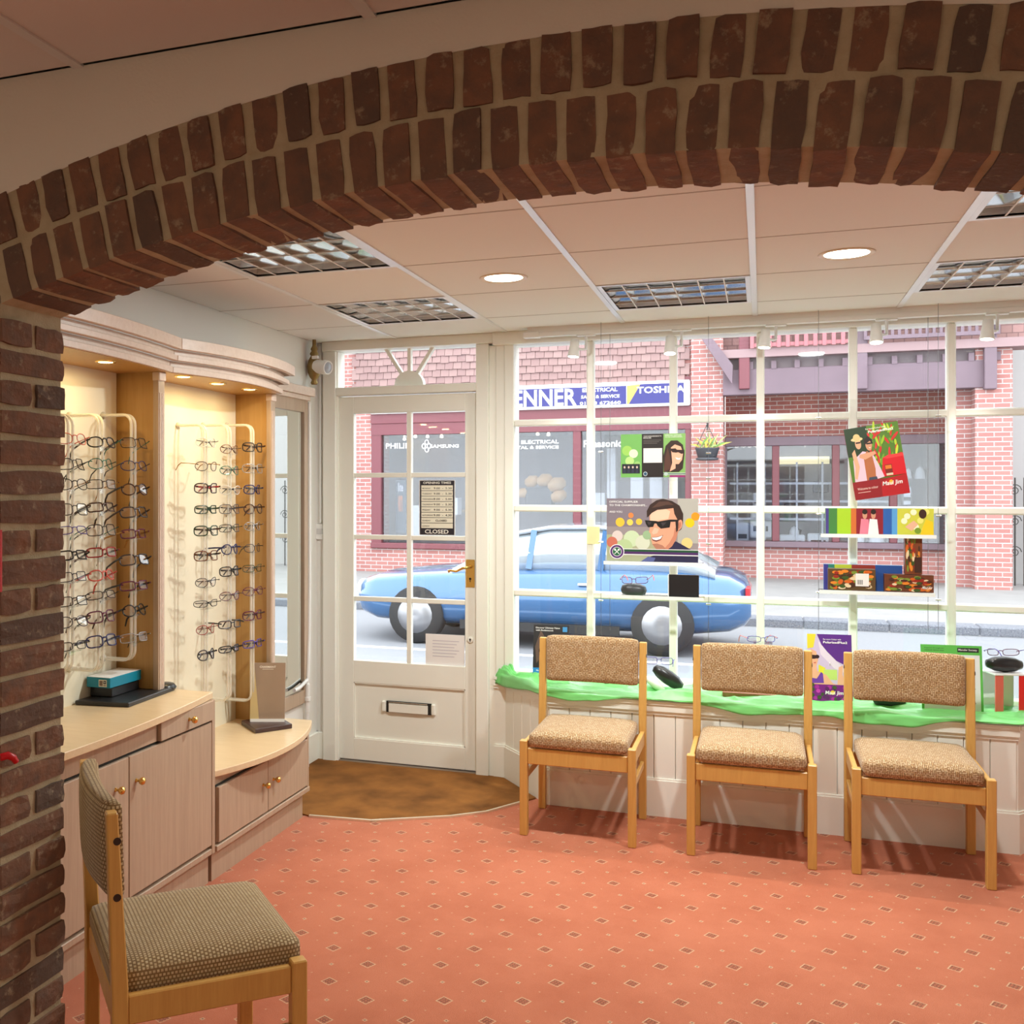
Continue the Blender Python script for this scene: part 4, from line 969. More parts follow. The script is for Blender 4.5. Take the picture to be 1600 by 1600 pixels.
# smiling man poster
M0, w, h = fr_y(948, 876, 1091, 779)
t = card('advertising_poster', 'wide poster of a smiling man in black sunglasses with a round club badge', 'poster', M0, w, h, .004)
A = Art(M0, w, h); A.rect((150, 140, 142), 0, 0, 1, 1).rect((128, 118, 128), 0, .55, .5, 1).rect((168, 172, 140), 0, 0, .55, .42).rect((176, 174, 166), .78, .3, 1, 1)
for x, y, r, c in ((.15, .62, .05, (236, 190, 60)), (.26, .62, .035, (240, 206, 90)), (.36, .63, .035, (226, 190, 66)), (.27, .73, .03, (226, 132, 70)), (.91, .62, .05, (248, 196, 20)), (.97, .72, .045, (240, 150, 30)), (.88, .3, .06, (226, 200, 130)), (.12, .4, .06, (214, 200, 196)), (.28, .36, .09, (196, 214, 176)), (.4, .3, .08, (206, 212, 190)), (.06, .3, .06, (196, 110, 90)), (.45, .42, .05, (150, 180, 140)), (.2, .22, .09, (178, 200, 150))): A.ell(c, x, y, r, r*1.45)
A.poly((40, 38, 70), [(.40, 0), (.47, .07), (.60, .14), (.76, .33), (.90, .22), (1, .14), (1, 0)]).poly((88, 96, 150), [(.38, 0), (.46, .08), (.54, .06), (.52, 0)])
A.poly((222, 160, 130), [(.47, .78), (.478, .62), (.482, .55), (.470, .47), (.488, .44), (.492, .36), (.508, .27), (.55, .20), (.60, .17), (.66, .18), (.72, .25), (.765, .36), (.79, .50), (.82, .62), (.80, .80), (.70, .90), (.55, .88)])
A.poly((240, 196, 168), [(.48, .80), (.485, .64), (.54, .64), (.60, .66), (.68, .68), (.70, .80), (.62, .86), (.52, .85)]).poly((196, 128, 102), [(.60, .17), (.66, .18), (.72, .25), (.765, .36), (.79, .52), (.75, .54), (.735, .42), (.69, .30), (.64, .22)]).poly((176, 120, 98), [(.505, .28), (.55, .20), (.60, .17), (.66, .20), (.62, .26), (.56, .29)])
A.poly((236, 186, 160), [(.53, .54), (.50, .46), (.515, .43), (.56, .45), (.58, .52)]).poly((120, 60, 56), [(.492, .385), (.56, .395), (.625, .425), (.60, .345), (.55, .315), (.51, .335)]).poly((252, 248, 242), [(.497, .38), (.56, .388), (.618, .415), (.595, .36), (.55, .34), (.515, .352)])
A.poly(HAIR, [(.448, .70), (.445, .80), (.48, .90), (.55, .97), (.62, .995), (.72, .96), (.80, .89), (.84, .76), (.838, .62), (.82, .52), (.79, .49), (.785, .60), (.775, .68), (.745, .76), (.735, .85), (.66, .835), (.56, .82), (.50, .77), (.468, .72)]).poly((84, 58, 48), [(.50, .85), (.58, .95), (.68, .955), (.74, .90), (.66, .90), (.58, .87)])
A.ell((216, 150, 122), .80, .585, .030, .085, 14, -.15).ell((186, 116, 92), .80, .58, .017, .055, 12, -.15).poly((40, 28, 26), [(.755, .66), (.79, .66), (.785, .50), (.765, .47)])
A.poly((18, 15, 16), [(.425, .655), (.545, .645), (.57, .635), (.70, .67), (.785, .668), (.785, .640), (.705, .632), (.695, .545), (.60, .525), (.565, .565), (.552, .605), (.530, .605), (.515, .55), (.46, .545), (.435, .60)]).poly((58, 52, 56), [(.45, .63), (.50, .625), (.47, .57)]).poly((58, 52, 56), [(.60, .62), (.66, .625), (.62, .56)])
A.rect((236, 234, 234), .18, .10, 1, .20).rect((30, 80, 50), .18, .155, 1, .19).rect((74, 40, 96), .18, .115, 1, .155)
A.ell((238, 236, 240), .115, .15, .082, .118, 28).ell((84, 44, 110), .115, .15, .074, .106, 28).ell((238, 236, 240), .115, .15, .052, .075, 24).ell((30, 98, 62), .115, .15, .047, .067, 24)
for sx in (-1, 1): A.poly((235, 240, 235), [(.115-sx*.030, .115), (.115-sx*.024, .108), (.115+sx*.020, .172), (.115+sx*.014, .178)]).ell((235, 240, 235), .115+sx*.020, .180, .012, .017, 10)
A.word((240, 240, 240), 'OFFICIAL SUPPLIER', .03, .93, .32, .032).word((240, 240, 240), 'TO THE CHAMPIONSHIPS...', .03, .875, .42, .032).word((240, 240, 240), 'AND YOU.', .03, .77, .15, .032)
A.done(t)
# tilted red poster
a = at(1337, 782, Y=YD-.008); b_ = at(1422, 770, Y=YD-.008); c_ = at(1321, 671, Y=YD-.008)
M0 = frame(a, b_-a, c_-a); w, h = (b_-a).length, (c_-a).length
t = card('advertising_poster', 'tilted red poster of a couple among tropical leaves hung on the right', 'poster', M0, w, h, .004, (190, 30, 36))
A = Art(M0, w, h); A.rect((84, 124, 40), 0, 0, 1, 1).rect((34, 56, 28), 0, .6, .42, 1)
rp = random.Random(3)
for k in range(40):
    x, y, a0 = rp.uniform(.42, .98), rp.uniform(.45, .97), rp.uniform(.4, 2.4); L_ = rp.uniform(.05, .11)
    A.ell(rp.choice([(150, 190, 40), (196, 214, 60), (110, 160, 44), (176, 200, 50), (200, 44, 40), (214, 40, 50)]), min(x, .90), y, L_*.9, .022, 8, a0)
A.poly((206, 20, 34), [(.55, .27), (.62, .53), (.72, .56), (1, .56), (1, .27)]).poly((226, 60, 60), [(.62, .53), (.72, .56), (1, .56), (1, .52), (.7, .51)]).rect((120, 34, 20), .63, .30, .76, .43).rect((226, 120, 40), .64, .37, .75, .42).rect((220, 200, 170), .64, .28, .76, .31)
A.poly((226, 190, 205), [(.05, .25), (.08, .55), (.28, .66), (.45, .62), (.55, .40), (.60, .27), (.45, .25)]).poly((176, 104, 64), [(.27, .25), (.28, .58), (.36, .66), (.44, .58), (.46, .4), (.44, .25)]).poly((60, 66, 84), [(.30, .24), (.47, .24), (.46, .29), (.32, .29)])
A.ell((206, 150, 116), .41, .74, .06, .085).poly((40, 26, 20), [(.33, .74), (.34, .82), (.42, .86), (.49, .80), (.48, .74), (.44, .79)]).rect((20, 18, 18), .37, .745, .49, .765).poly((250, 240, 235), [(.40, .70), (.44, .70), (.42, .69)])
A.ell((222, 168, 132), .22, .77, .055, .075).ell((226, 206, 150), .21, .835, .11, .028).ell((214, 190, 130), .21, .86, .065, .05).rect((40, 30, 30), .18, .775, .27, .795).poly((222, 168, 132), [(.08, .65), (.14, .7), (.18, .45), (.10, .28), (.06, .30), (.10, .45)]).poly((214, 156, 120), [(.2, .58), (.22, .62), (.5, .64), (.52, .60), (.3, .54)])
A.rect((140, 24, 30), 0, 0, 1, .25).poly((176, 24, 30), [(.5, 0), (1, 0), (1, .27), (.7, .25), (.52, .2)]).word((226, 190, 180), 'Welcome to colour', .07, .13, .38, .035).rect((220, 180, 170), .07, .092, .30, .10)
A.word((244, 236, 232), 'For more Colour with', .40, .945, .36, .022).word((250, 248, 246), 'PolarizedPlus2', .44, .895, .46, .036).ell((240, 170, 40), .70, .185, .04, .032).word((250, 246, 240), 'Maui Jim', .53, .13, .36, .075, .25)
A.done(t)
# picture strips and boxes on the right shelves
def pbox(label, x0, yb, x1, yt, Y, dep, cols, cat='box', th=None):
    a, b = at(x0, yb, Y=Y), at(x1, yt, Y=Y); w, h = b.x-a.x, b.z-a.z
    t = thing('picture_box', label, cat, (a.x, Y, a.z), group='printed display boxes')
    MB().box(a.x, b.x, Y, Y+dep, a.z, b.z).build('carton', I8(*cols[0]), t, bevel=.0008)
    A = Art(frame((a.x, Y, a.z), (1, 0, 0), (0, 0, 1)), w, h); return t, A
t, A = pbox('long bright picture strip box with seated couples, upper right shelf', 1290, 834, 1459, 795, YD, .05, [(90, 150, 60)])
A.rect((70, 60, 130), 0, 0, .03, 1).rect((66, 128, 62), .03, 0, .11, 1).rect((166, 206, 40), .11, 0, .24, 1).rect((206, 110, 50), .24, 0, .29, 1).rect((140, 30, 44), .29, 0, .54, 1).rect((44, 96, 172), .54, 0, .62, 1).rect((90, 158, 214), .62, 0, .67, 1).rect((206, 206, 70), .67, 0, 1, 1)
for x, c in ((.37, (226, 130, 150)), (.45, (240, 236, 236))): A.poly(c, [(x-.05, 0), (x+.05, 0), (x+.035, .58), (x-.035, .6)]).ell((206, 150, 120), x, .75, .022, .16).ell((40, 24, 20), x, .87, .025, .1)
for k in range(10): A.ell(rp.choice([(232, 226, 120), (120, 150, 40), (240, 240, 200)]), rp.uniform(.7, .97), rp.uniform(.15, .9), .03, .12, 9)
A.poly((240, 200, 30), [(.88, 0), (1, 0), (.99, .5), (.93, .6), (.90, .3)]).ell((60, 34, 24), .90, .8, .035, .18).poly((230, 180, 150), [(.74, .3), (.82, .55), (.86, .4), (.8, .15)]); A.done(t)
t, A = pbox('colourful picture strip box at the back of the lower right shelf', 1287, 921, 1410, 884, YD+.055, .03, [(60, 110, 150)])
A.rect((60, 60, 140), 0, 0, .06, 1).rect((50, 130, 110), .06, 0, .14, 1).rect((190, 200, 60), .14, 0, .36, 1).rect((150, 50, 40), .36, 0, .66, 1).rect((40, 80, 150), .66, 0, 1, 1); A.done(t)
def floral(A, n, seed, base):
    r_ = random.Random(seed); A.rect(base, 0, 0, 1, 1)
    for k in range(n): A.ell(r_.choice([(206, 96, 30), (60, 84, 34), (120, 140, 50), (150, 40, 26), (226, 200, 160), (70, 40, 24), (224, 130, 40)]), r_.uniform(.08, .92), r_.uniform(.1, .9), r_.uniform(.05, .09), r_.uniform(.07, .1), 8, 0)
    return A
t, A = pbox('flower print box with white barcode label on the lower right shelf', 1294, 921, 1368, 890, YD-.004, .05, [(90, 60, 30)])
floral(A, 64, 1, (92, 66, 34)).rect((232, 230, 226), .58, .2, .86, .8)
for k in range(6): A.rect((60, 60, 60), .62+.02*k, .28, .63+.02*k, .5)
A.done(t)
t, A = pbox('brown flower print box with script logo at the right of the lower shelf', 1382, 924, 1459, 899, YD-.004, .05, [(96, 50, 26)])
floral(A, 60, 2, (104, 54, 30)).word((244, 236, 226), 'Maui Jim', .74, .15, .2, .22, .2); A.done(t)
t, A = pbox('upright flower print box standing on the lower boxes', 1414, 897, 1441, 838, YD+.002, .05, [(110, 60, 26)])
floral(A, 46, 4, (120, 60, 30)).rect((60, 32, 22), .55, .05, .95, .45); A.done(t)
# on the left middle shelf: case with spectacles, framed black box
p = at(990, 920, Y=YD+.03)
tag(MB().lathe([(.0, -.062), (.020, -.055), (.030, -.03), (.033, 0), (.030, .03), (.020, .055), (.0, .062)], (p.x, YD+.035, z2+.026), (1, .15, -.05), 20).build('spectacle_case', mat('grey_case', (.05, .055, .06), .4)), 'grey clam spectacle case on the left acrylic shelf', 'case')
spectacles(Vector((p.x+.005, YD-.004, z2+.073)), math.radians(200), .30, 'rectangular', False, False, 'plum', 'coral', 'thin dark spectacles resting on the grey case in the window', 'spectacles in the window')
a, b_ = at(1045, 932, Y=YD), at(1092, 899, Y=YD)
t = thing('display_block', 'small glossy black block with pale edges on the left acrylic shelf', 'display block', (a.x, YD, z2+.003))
MB().box(a.x, b_.x, YD+.002, YD+.02, z2+.0005, b_.z).build('block', MBLACK, t, bevel=.001); MB().box(a.x-.004, a.x, YD, YD+.02, z2+.0005, b_.z).build('side_edge', MWHITE, t)
M0, w, h = fr_y(917, 850, 937, 823, YW-.034)
card('sticky_note', 'pale yellow note stuck beside a window bar near the smiling man poster', 'note', M0, w, h, .0006, (240, 232, 176))

# ---- green cloth on the sill
n1, n2 = 150, 26; vs = []; fs = []
FPc = off(FP, .026); seg = [Vector((-1.285, 5.215))]+[Vector(q) for q in FPc[1:4]]+[Vector((1.24, 5.19))]
cl = [0]
for a, b_ in zip(seg, seg[1:]): cl.append(cl[-1]+(b_-a).length)
def along(s):
    for k in range(len(seg)-1):
        if s <= cl[k+1]+1e-9: return seg[k].lerp(seg[k+1], (s-cl[k])/(cl[k+1]-cl[k]))
    return seg[-1]
for i in range(n1+1):
    s = cl[-1]*i/n1; f = along(s); bx = Vector((max(-1.17, min(1.17, f.x*1.0)), 5.185))
    if f.x < -1.1: bx = Vector((-1.19+(f.x+1.285)*.1, 5.205))
    dr = max(.004, .020+.020*math.sin(s*4.2+.6)+.016*math.sin(s*9.7+1)+.010*mnoise.noise((s*9, 0, 3)))
    for j in range(n2+1):
        v = j/n2
        if v < .8:
            q = bx.lerp(f, v/.8); e = min(1, v*6)*min(1, (1-v/.8)*10+.25)
            z = .5335+e*(.006+.044*max(0, mnoise.noise((s*3.2+v*1.2, v*7, 0)))+.026*(1-abs(mnoise.noise((s*3+v*2.5, v*6-s*1.5, 5)))*2.2)**2*.7+.008*max(0, mnoise.noise((s*11+v*6, v*16, 9))))
            if s < .12: z += (.12-s)/.12*.030*math.sin(v/.8*math.pi)
        else:
            k = (v-.8)/.2; dirn = (f-bx); dirn = dirn.normalized() if dirn.length > .01 else Vector((0, -1))
            q = f+dirn*(.003+.009*abs(mnoise.noise((s*13, k*1.2, 7)))+.002*k); z = .5355-k*dr+.003*(1-k)
        vs.append((q.x, q.y, z))
for i in range(n1):
    for j in range(n2): fs.append((i*(n2+1)+j, (i+1)*(n2+1)+j, (i+1)*(n2+1)+j+1, i*(n2+1)+j+1))
gc = MB().add(vs, fs, 0, True).build('green_cloth', mat('green_satin', (.20, .66, .20), .33, spec=.5))
tag(gc, 'crumpled bright green cloth draped along the window sill', 'cloth')
so = gc.modifiers.new('thickness', 'SOLIDIFY'); so.thickness = .0012; so.offset = 1
ZS = .556                                                   # things stand on top of the folds
# ---- things on the sill
def easel_card(name, label, px0, py0, w, h, rz, lean, edge=(230, 228, 222), cat='display card', z=ZS-.014):
    p = at(px0, py0, Z=z); r = Vector((math.cos(rz), math.sin(rz), 0)); back = Vector((-math.sin(rz), math.cos(rz), 0))
    M_ = frame(p, r, Vector((0, 0, 1))*math.cos(lean)+back*math.sin(lean)); t = card(name, label, cat, M_, w, h, .004, edge)
    MB().bar(M_ @ Vector((w/2, h*.6, -.004)), Vector((*(M_ @ Vector((w/2, 0, 0))).xy, z))+back*(h*.45), .03, .002, r).build('strut', I8(210, 208, 200), t)
    return t, M_
t, M0 = easel_card('advert_card', 'tall black advertising card leaning by the left window post', 832, 1062, .175, .275, .10, .25, (24, 24, 26))
A = Art(M0, .175, .275); A.rect((30, 28, 30), 0, 0, 1, 1).rect((30, 130, 200), 0, .12, 1, .22).rect((226, 226, 226), .04, .085, .5, .10).poly((92, 70, 60), [(.1, .3), (.32, .5), (.3, .8), (.2, .9), (.05, .6)]).rect((60, 140, 200), .82, .88, .95, .97)
A.word((240, 240, 240), 'Discover Ultimate Vision', .06, .93, .68, .03).word((240, 240, 240), 'with Rodenstock', .06, .885, .5, .03).word((230, 240, 250), 'Macular Society', .1, .155, .3, .03); A.done(t)
t, M0 = easel_card('advert_card', 'purple advertising card of a woman in sunglasses between two chairs', 1263, 1096, .185, .30, .12, .12)
A = Art(M0, .185, .30); A.rect((206, 190, 226), 0, 0, 1, 1).poly((92, 44, 140), [(.22, 1), (1, 1), (1, .5), (.62, .62), (.35, .8)]).poly((226, 214, 236), [(.25, .9), (.45, .74), (.85, .48), (.9, .42), (.6, .5), (.3, .7)]).poly((232, 214, 60), [(0, 1), (.2, 1), (.14, .8), (0, .78)]).poly((226, 220, 60), [(.25, .55), (.4, .5), (.36, .38), (.24, .4)]).rect((190, 220, 120), .36, .33, .66, .48)
A.poly(SK, [(.05, .62), (.08, .78), (.2, .74), (.24, .62), (.2, .52), (.22, .45), (.42, .40), (.56, .28), (.66, .26), (.70, .52), (.80, .55), (.78, .42), (.84, .26), (.3, .22), (0, .3), (0, .5)]).ell((50, 30, 30), .13, .66, .10, .03).ell((40, 24, 36), .08, .655, .05, .028).ell((40, 24, 36), .22, .665, .05, .028).poly((190, 40, 60), [(.13, .575), (.2, .585), (.17, .565)]).poly((108, 60, 168), [(0, .36), (.2, .34), (.3, .44), (.34, .42), (.36, .28), (0, .27)])
A.rect((120, 26, 130), 0, 0, 1, .26)
for k in range(26): A.ell(rp.choice([(170, 40, 160), (200, 60, 180), (90, 30, 100), (60, 80, 44)]), rp.uniform(.05, .95), rp.uniform(.04, .27), .05, .03, 9)
A.word((246, 240, 250), 'For more Colour with', .36, .915, .4, .022).word((250, 248, 252), 'PolarizedPlus2', .36, .865, .54, .034).ell((240, 190, 50), .55, .145, .05, .032).word((250, 246, 250), 'Maui Jim', .38, .10, .4, .07, .2); A.done(t)
t, M0 = easel_card('framed_leaflet', 'white leaflet in a bright green frame behind the rightmost chair', 1441, 1112, .235, .285, .10, .10, (70, 170, 70))
A = Art(M0, .235, .285); A.rect((96, 190, 84), 0, 0, 1, 1).rect((232, 238, 240), .04, .03, .96, .86).rect((40, 48, 44), .60, .90, .95, .965).word((240, 240, 240), 'Macular Society', .62, .915, .3, .035).word((50, 90, 50), 'Support throughout', .06, .94, .32, .02).word((50, 90, 50), 'central vision loss', .06, .91, .32, .02)
for k in range(10): A.rect((150, 160, 160), .1, .78-.07*k, .88-.05*(k % 3), .79-.07*k)
A.done(t)
# clear cube with red end panels, black case on top
p = at(1533, 1112, Z=ZS); q = at(1596, 1112, Z=ZS)
t = thing('cube_stand', 'clear cube stand with red side panels at the right end of the sill', 'display stand', (.96, 5.02, ZS-.015))
Mc = frame((.885, 5.10, ZS-.014), (.96, .28, 0), (0, 0, 1)); Rm = Mc
hh = .168
MB().box(.002, .034, 0, hh-.006, .113, .118, R=Rm).build('left_panel', mat('coral_panel', (.75, .14, .10), .5), t)
MB().box(.098, .138, 0, hh-.004, .113, .118, R=Rm).build('right_panel', mat('red_panel', (.80, .015, .012), .5), t)
MB().box(0, .138, hh-.005, hh, 0, .12, R=Rm).build('top_plate', MWHITE, t); MB().box(.004, .134, 0, hh-.005, .0, .004, R=Rm).build('back_plate', MWHITE, t)
MB().box(0, .004, 0, hh-.005, 0, .113, R=Rm).build('side_plate', MACRY, t); MB().box(.134, .138, 0, hh-.005, 0, .113, R=Rm).build('side_plate', MACRY, t)
pc = Rm @ Vector((.066, hh, .06))
tag(MB().lathe([(.0, -.078), (.016, -.072), (.030, -.04), (.034, 0), (.030, .04), (.018, .07), (.0, .078)], pc+Vector((0, 0, .034)), (.95, .30, -.04), 20).build('spectacle_case', MBLACK), 'glossy black spectacle case on the clear cube', 'case')
spectacles(pc+Vector((-.02, -.035, .088)), math.radians(195), .25, 'narrow', False, False, 'plum', 'violet', 'violet spectacles lying on the glossy black case at the right', 'spectacles in the window')
# leaning black case with white shell, between the first two chairs
p = at(1045, 1062, Y=5.02)
t = thing('spectacle_case', 'open black case propped on a white shell between the first two chairs', 'case', (p.x, 5.02, ZS-.01))
axv = Vector((.78, .1, -.55)).normalized()
MB().lathe([(.0, -.080), (.018, -.074), (.031, -.04), (.034, 0), (.031, .04), (.018, .074), (.0, .080)], (p.x-.004, 5.02, ZS+.052), axv, 20).build('shell', MBLACK, t)
MB().lathe([(.0, -.050), (.014, -.044), (.020, 0), (.014, .044), (.0, .050)], (p.x-.058, 4.99, ZS+.020), Vector((.7, 0, -.5)), 16).build('stand_shell', MWHITE, t)
spectacles(Vector((p.x-.045, 5.03, ZS+.125)), math.radians(185), .2, 'rectangular', False, False, 'violet', 'violet', 'thin violet spectacles balanced on the leaning black case', 'spectacles in the window')
p = at(975, 1062, Y=5.06); tag(MB().box(p.x-.09, p.x+.09, 5.03, 5.11, ZS-.012, ZS+.022).build('dark_green_box', mat('dark_green_card', (.0, .05, .03), .3), bevel=.003), 'dark green glossy box on the sill behind the chair nearest the door', 'box')
p = at(1180, 1090, Y=5.0); tag(MB().box(p.x-.14, p.x+.10, 4.96, 5.06, ZS-.012, ZS+.012).build('brown_tray', mat('brown_card', (.42, .17, .10), .5), bevel=.003), 'flat reddish brown tray on the sill behind the middle chair', 'tray')
p = at(1390, 1102, Y=4.97); tag(MB().lathe([(.0, -.07), (.018, -.06), (.030, 0), (.018, .06), (.0, .07)], (p.x, 4.97, ZS+.018), (1, .2, 0), 18).build('spectacle_case', MBLACK), 'black case on the green cloth under the backrest of the rightmost chair', 'case')
p = at(1192, 998, Y=5.06)
t = thing('spectacle_stand', 'clear upright stand behind the middle chair back', 'display stand', (p.x, 5.06, ZS-.012))
MB().box(p.x-.05, p.x+.05, 5.03, 5.09, ZS-.012, ZS-.007).build('base', MACRY, t); MB().box(p.x-.04, p.x+.04, 5.056, 5.060, ZS-.007, p.z-.02).build('upright', MACRY, t)
MB().box(p.x-.04, p.x+.04, 5.02, 5.10, p.z-.02, p.z-.016).build('top_plate', MACRY, t)
spectacles(Vector((p.x, 5.03, p.z+.001)), math.radians(20), 0, 'narrow', False, False, 'violet', 'coral', 'violet spectacles just above the middle chair back', 'spectacles in the window')

# ---- lighting track over the window
t = thing('lighting_track', 'white lighting track above the shop window', 'lighting track', (0, 5.12, 2.25))
tz = at(828, 524, Y=5.12).z
MB().box(-1.10, XR, 5.105, 5.14, tz-.011, tz+.011).build('rail', MWHITE, t, bevel=.002)
MB().box(-1.10, XR, 5.110, 5.135, tz+.011, ZC).build('hanger', MWHITE, t)
MB().box(-1.12, -1.04, 5.10, 5.143, tz-.014, tz+.014).build('feed_end', MWHITE, t, bevel=.002)
for k, (px_, py_) in enumerate(((897, 545), (1047, 540), (1195, 530), (1369, 522), (1543, 516))):
    p = at(px_, py_, Y=5.06)
    s = thing('track_spotlight', ['leftmost white track spotlight over the window', 'second white track spotlight from the left', 'middle white track spotlight over the window', 'second white track spotlight from the right', 'rightmost white track spotlight over the window'][k], 'spotlight', p, group='track spotlights')
    ox = p.x+.048
    MB().box(ox-.045, ox+.045, 5.108, 5.136, tz-.018, tz-.011).build('adaptor', MWHITE, s, bevel=.002)
    MB().tube([(ox, 5.12, tz-.011), (ox, 5.12, p.z+.004), (ox-.012, 5.10, p.z), (p.x+.01, 5.07, p.z)], .0065, 8).build('arm', MWHITE, s)
    ax = Vector((0, -.22, -1)).normalized() if k % 2 else Vector((-.08, -.12, -1)).normalized()
    MB().lathe([(.0, -.045), (.020, -.045), (.022, -.02), (.026, .02), (.030, .038), (.027, .040)], p, ax, 20).build('head', MWHITE, s)
    MB().lathe([(.0001, .041), (.026, .040), (.026, .036)], p, ax, 18).build('lamp', MLAMP, s)
    L = bpy.data.lights.new('track_bulb', 'SPOT'); L.energy = SPOT_W*6; L.spot_size = 1.5; L.spot_blend = .6; L.shadow_soft_size = .03; L.color = (1, .92, .82)
    o = bpy.data.objects.new('track_bulb', L); COL.objects.link(o); o.parent = s; o.location = ax*.05; o.rotation_euler = ax.to_track_quat('-Z', 'Y').to_euler()
# ================================================================== the street
GZ, YF, YR = -.12, 18.5, 19.5                              # ground level, shop fronts, recessed wall
struct(MB().box(-30, 30, 7.2, 13.0, GZ-.1, GZ).build('road', mat('asphalt', (.21, .215, .235), .85, var=.5, vs_=60, col2=(.14, .145, .165), bump=.4, bs=60)), 'grey asphalt road')
struct(MB().box(-30, 30, 5.36, 7.2, GZ-.1, GZ+.06).build('pavement', mat('paving', (.27, .265, .265), .8, var=.3, vs_=3), bevel=.02), 'near pavement')
struct(MB().box(-30, 30, 13.35, 20.5, GZ-.1, GZ+.07).build('pavement', mat('paving', (.42, .41, .40), .8)), 'pale pavement in front of the opposite shops')
kb = struct(thing('kerb', 'speckled granite kerb stones across the road', None, (0, 13.2, GZ)))
km = MB().box(-.449, .449, -.17, .17, 0, .105).mesh('kerb_stone', mat('granite', (.20, .21, .24), .8, var=1, vs_=70, col2=(.08, .085, .11), bump=.5, bs=80), bevel=.015)
for k in range(-12, 9): piece('kerb_stone', km, kb, Matrix.Translation((k*.9, 13.18, GZ)))
for k, (x0, x1, y) in enumerate(((-14, 1.2, 9.95),)):
    struct(MB().box(x0, x1, y-.05, y+.05, GZ, GZ+.004).build('road_line', mat('road_paint', (.8, .8, .78), .7)), 'white line along the road')
MBR = wallbrick('shop_brick', (.42, .19, .17), (.35, .145, .135), (.50, .46, .46))
MBR2 = wallbrick('porch_brick_shaded', (.34, .12, .10), (.27, .09, .08), (.46, .40, .38))  # recessed wall brick, with the porch shade put into its colour
MMAR = mat('maroon_timber', (.17, .045, .06), .5); MMAU = mat('mauve_timber', (.175, .12, .15), .6, var=.3, vs_=3)
MINT = mat('shop_interior', (.30, .29, .32), .8); MPALE = mat('pale_goods', (.70, .70, .70), .5)
MROOF = mat('clay_tile', (.31, .20, .19), .85, var=.5, vs_=4, col2=(.22, .13, .13), rnd=.6)
MSHOPG = glassmat('shop_glass', (.82, .84, .88), 1.5, .03)
# ---- left shop
sA = thing('shop_building', 'brick shop with tile hung upper wall and maroon window frames across the road', 'building', (-4.2, YF, 0))
xa, xb, xc, xd = -7.34, -7.0, -1.141, -.621
def fb(name, x0, x1, y0, y1, z0, z1, m, par, bev=0): return MB().box(x0, x1, y0, y1, z0, z1).build(name, m, par, bevel=bev)
fb('pier', xa-.55, xb, YF, YF+1, GZ, 3.45, MBR, sA); fb('pier', xc, xd, YF-.05, YF+1, GZ, 6.5, MBR, sA)
fb('stall_riser', xb, xc, YF, YF+.25, GZ, .45, MBR, sA)
fb('upper_wall', xa-.55, xc, YF+.04, YF+.4, 3.30, 6.5, MBR, sA)
fb('fascia_beam', xb, xc, YF-.05, YF+.3, 2.76, 2.95, MMAR, sA, .01); fb('fascia_back', xb, xc, YF, YF+.3, 2.95, 3.45, MMAR, sA)
tile = MB().prism([(-.078, 0, 0), (.078, 0, 0), (.078, .035, .19), (-.078, .035, .19)], (0, .014, 0)).mesh('tile', MROOF, bevel=.003)
rt = random.Random(9); nt_ = 0
for r_ in range(7):
    z = 3.36+.128*r_
    for k in range(41):
        x = xa+.02+.162*k+(.081 if r_ % 2 else 0)
        if x > xc-.03: continue
        piece('tile', tile, sA, Matrix.Translation((x, YF-.03+rt.uniform(-.006, .006), z+rt.uniform(-.008, .008))) @ Matrix.Rotation(rt.uniform(-.03, .03), 4, 'Y'))
b = MB()
for r_ in range(7, 24):
    for k in range(41):
        x = xa+.02+.162*k+(.081 if r_ % 2 else 0)
        if x < xc-.03: b.prism([(x-.078, YF-.03, 3.36+.128*r_), (x+.078, YF-.03, 3.36+.128*r_), (x+.078, YF+.005, 3.55+.128*r_), (x-.078, YF+.005, 3.55+.128*r_)], (0, .014, 0))
o = b.build('upper_tiles', MROOF, sA); o['kind'] = 'stuff'
# shop windows: posts, panes, what stands inside
posts = [(-7.0, -6.80), (-3.16, -3.02), (-1.52, -1.39), (-1.24, -1.141)]
for x0, x1 in posts: fb('window_post', x0, x1, YF-.02, YF+.2, .40, 2.76, MMAR if x0 != -1.52 else MMAU, sA, .01)
fb('window_head', xb, xc, YF-.03, YF+.2, 2.55, 2.76, MMAR, sA); fb('window_sill', xb, xc, YF-.065, YF+.25, .40, .50, MMAR, sA, .01)
for x0, x1 in ((-6.80, -5.15), (-5.15, -3.16), (-3.02, -1.52), (-1.39, -1.24)):
    fb('pane', x0, x1, YF+.06, YF+.07, .50, 2.55, MSHOPG, sA)
fb('interior_back', xb-.3, xc+.2, YF+2.6, YF+2.7, GZ, 2.8, MINT, sA); fb('interior_floor', xb-.3, xc+.2, YF+.25, YF+2.7, .38, .46, MINT, sA); fb('interior_ceiling', xb-.3, xc+.2, YF+.3, YF+2.7, 2.62, 2.7, mat('shop_ceiling', (.6, .6, .6), .8), sA)
fb('interior_side', xc+.0, xc+.1, YF+.25, YF+2.7, .4, 2.7, MINT, sA); fb('interior_side', xb-.2, xb-.1, YF+.25, YF+2.7, .4, 2.7, MINT, sA)
for k in range(3): fb('shelf', -6.2+1.9*k, -4.8+1.9*k, YF+2.1, YF+2.5, 1.05+.05*k, 1.09+.05*k, mat('shelf_wood', (.45, .33, .2), .6), sA)
MBULB = mat('shop_bulb', (1, .9, .7), .5, emit=((1, .85, .6), 8))
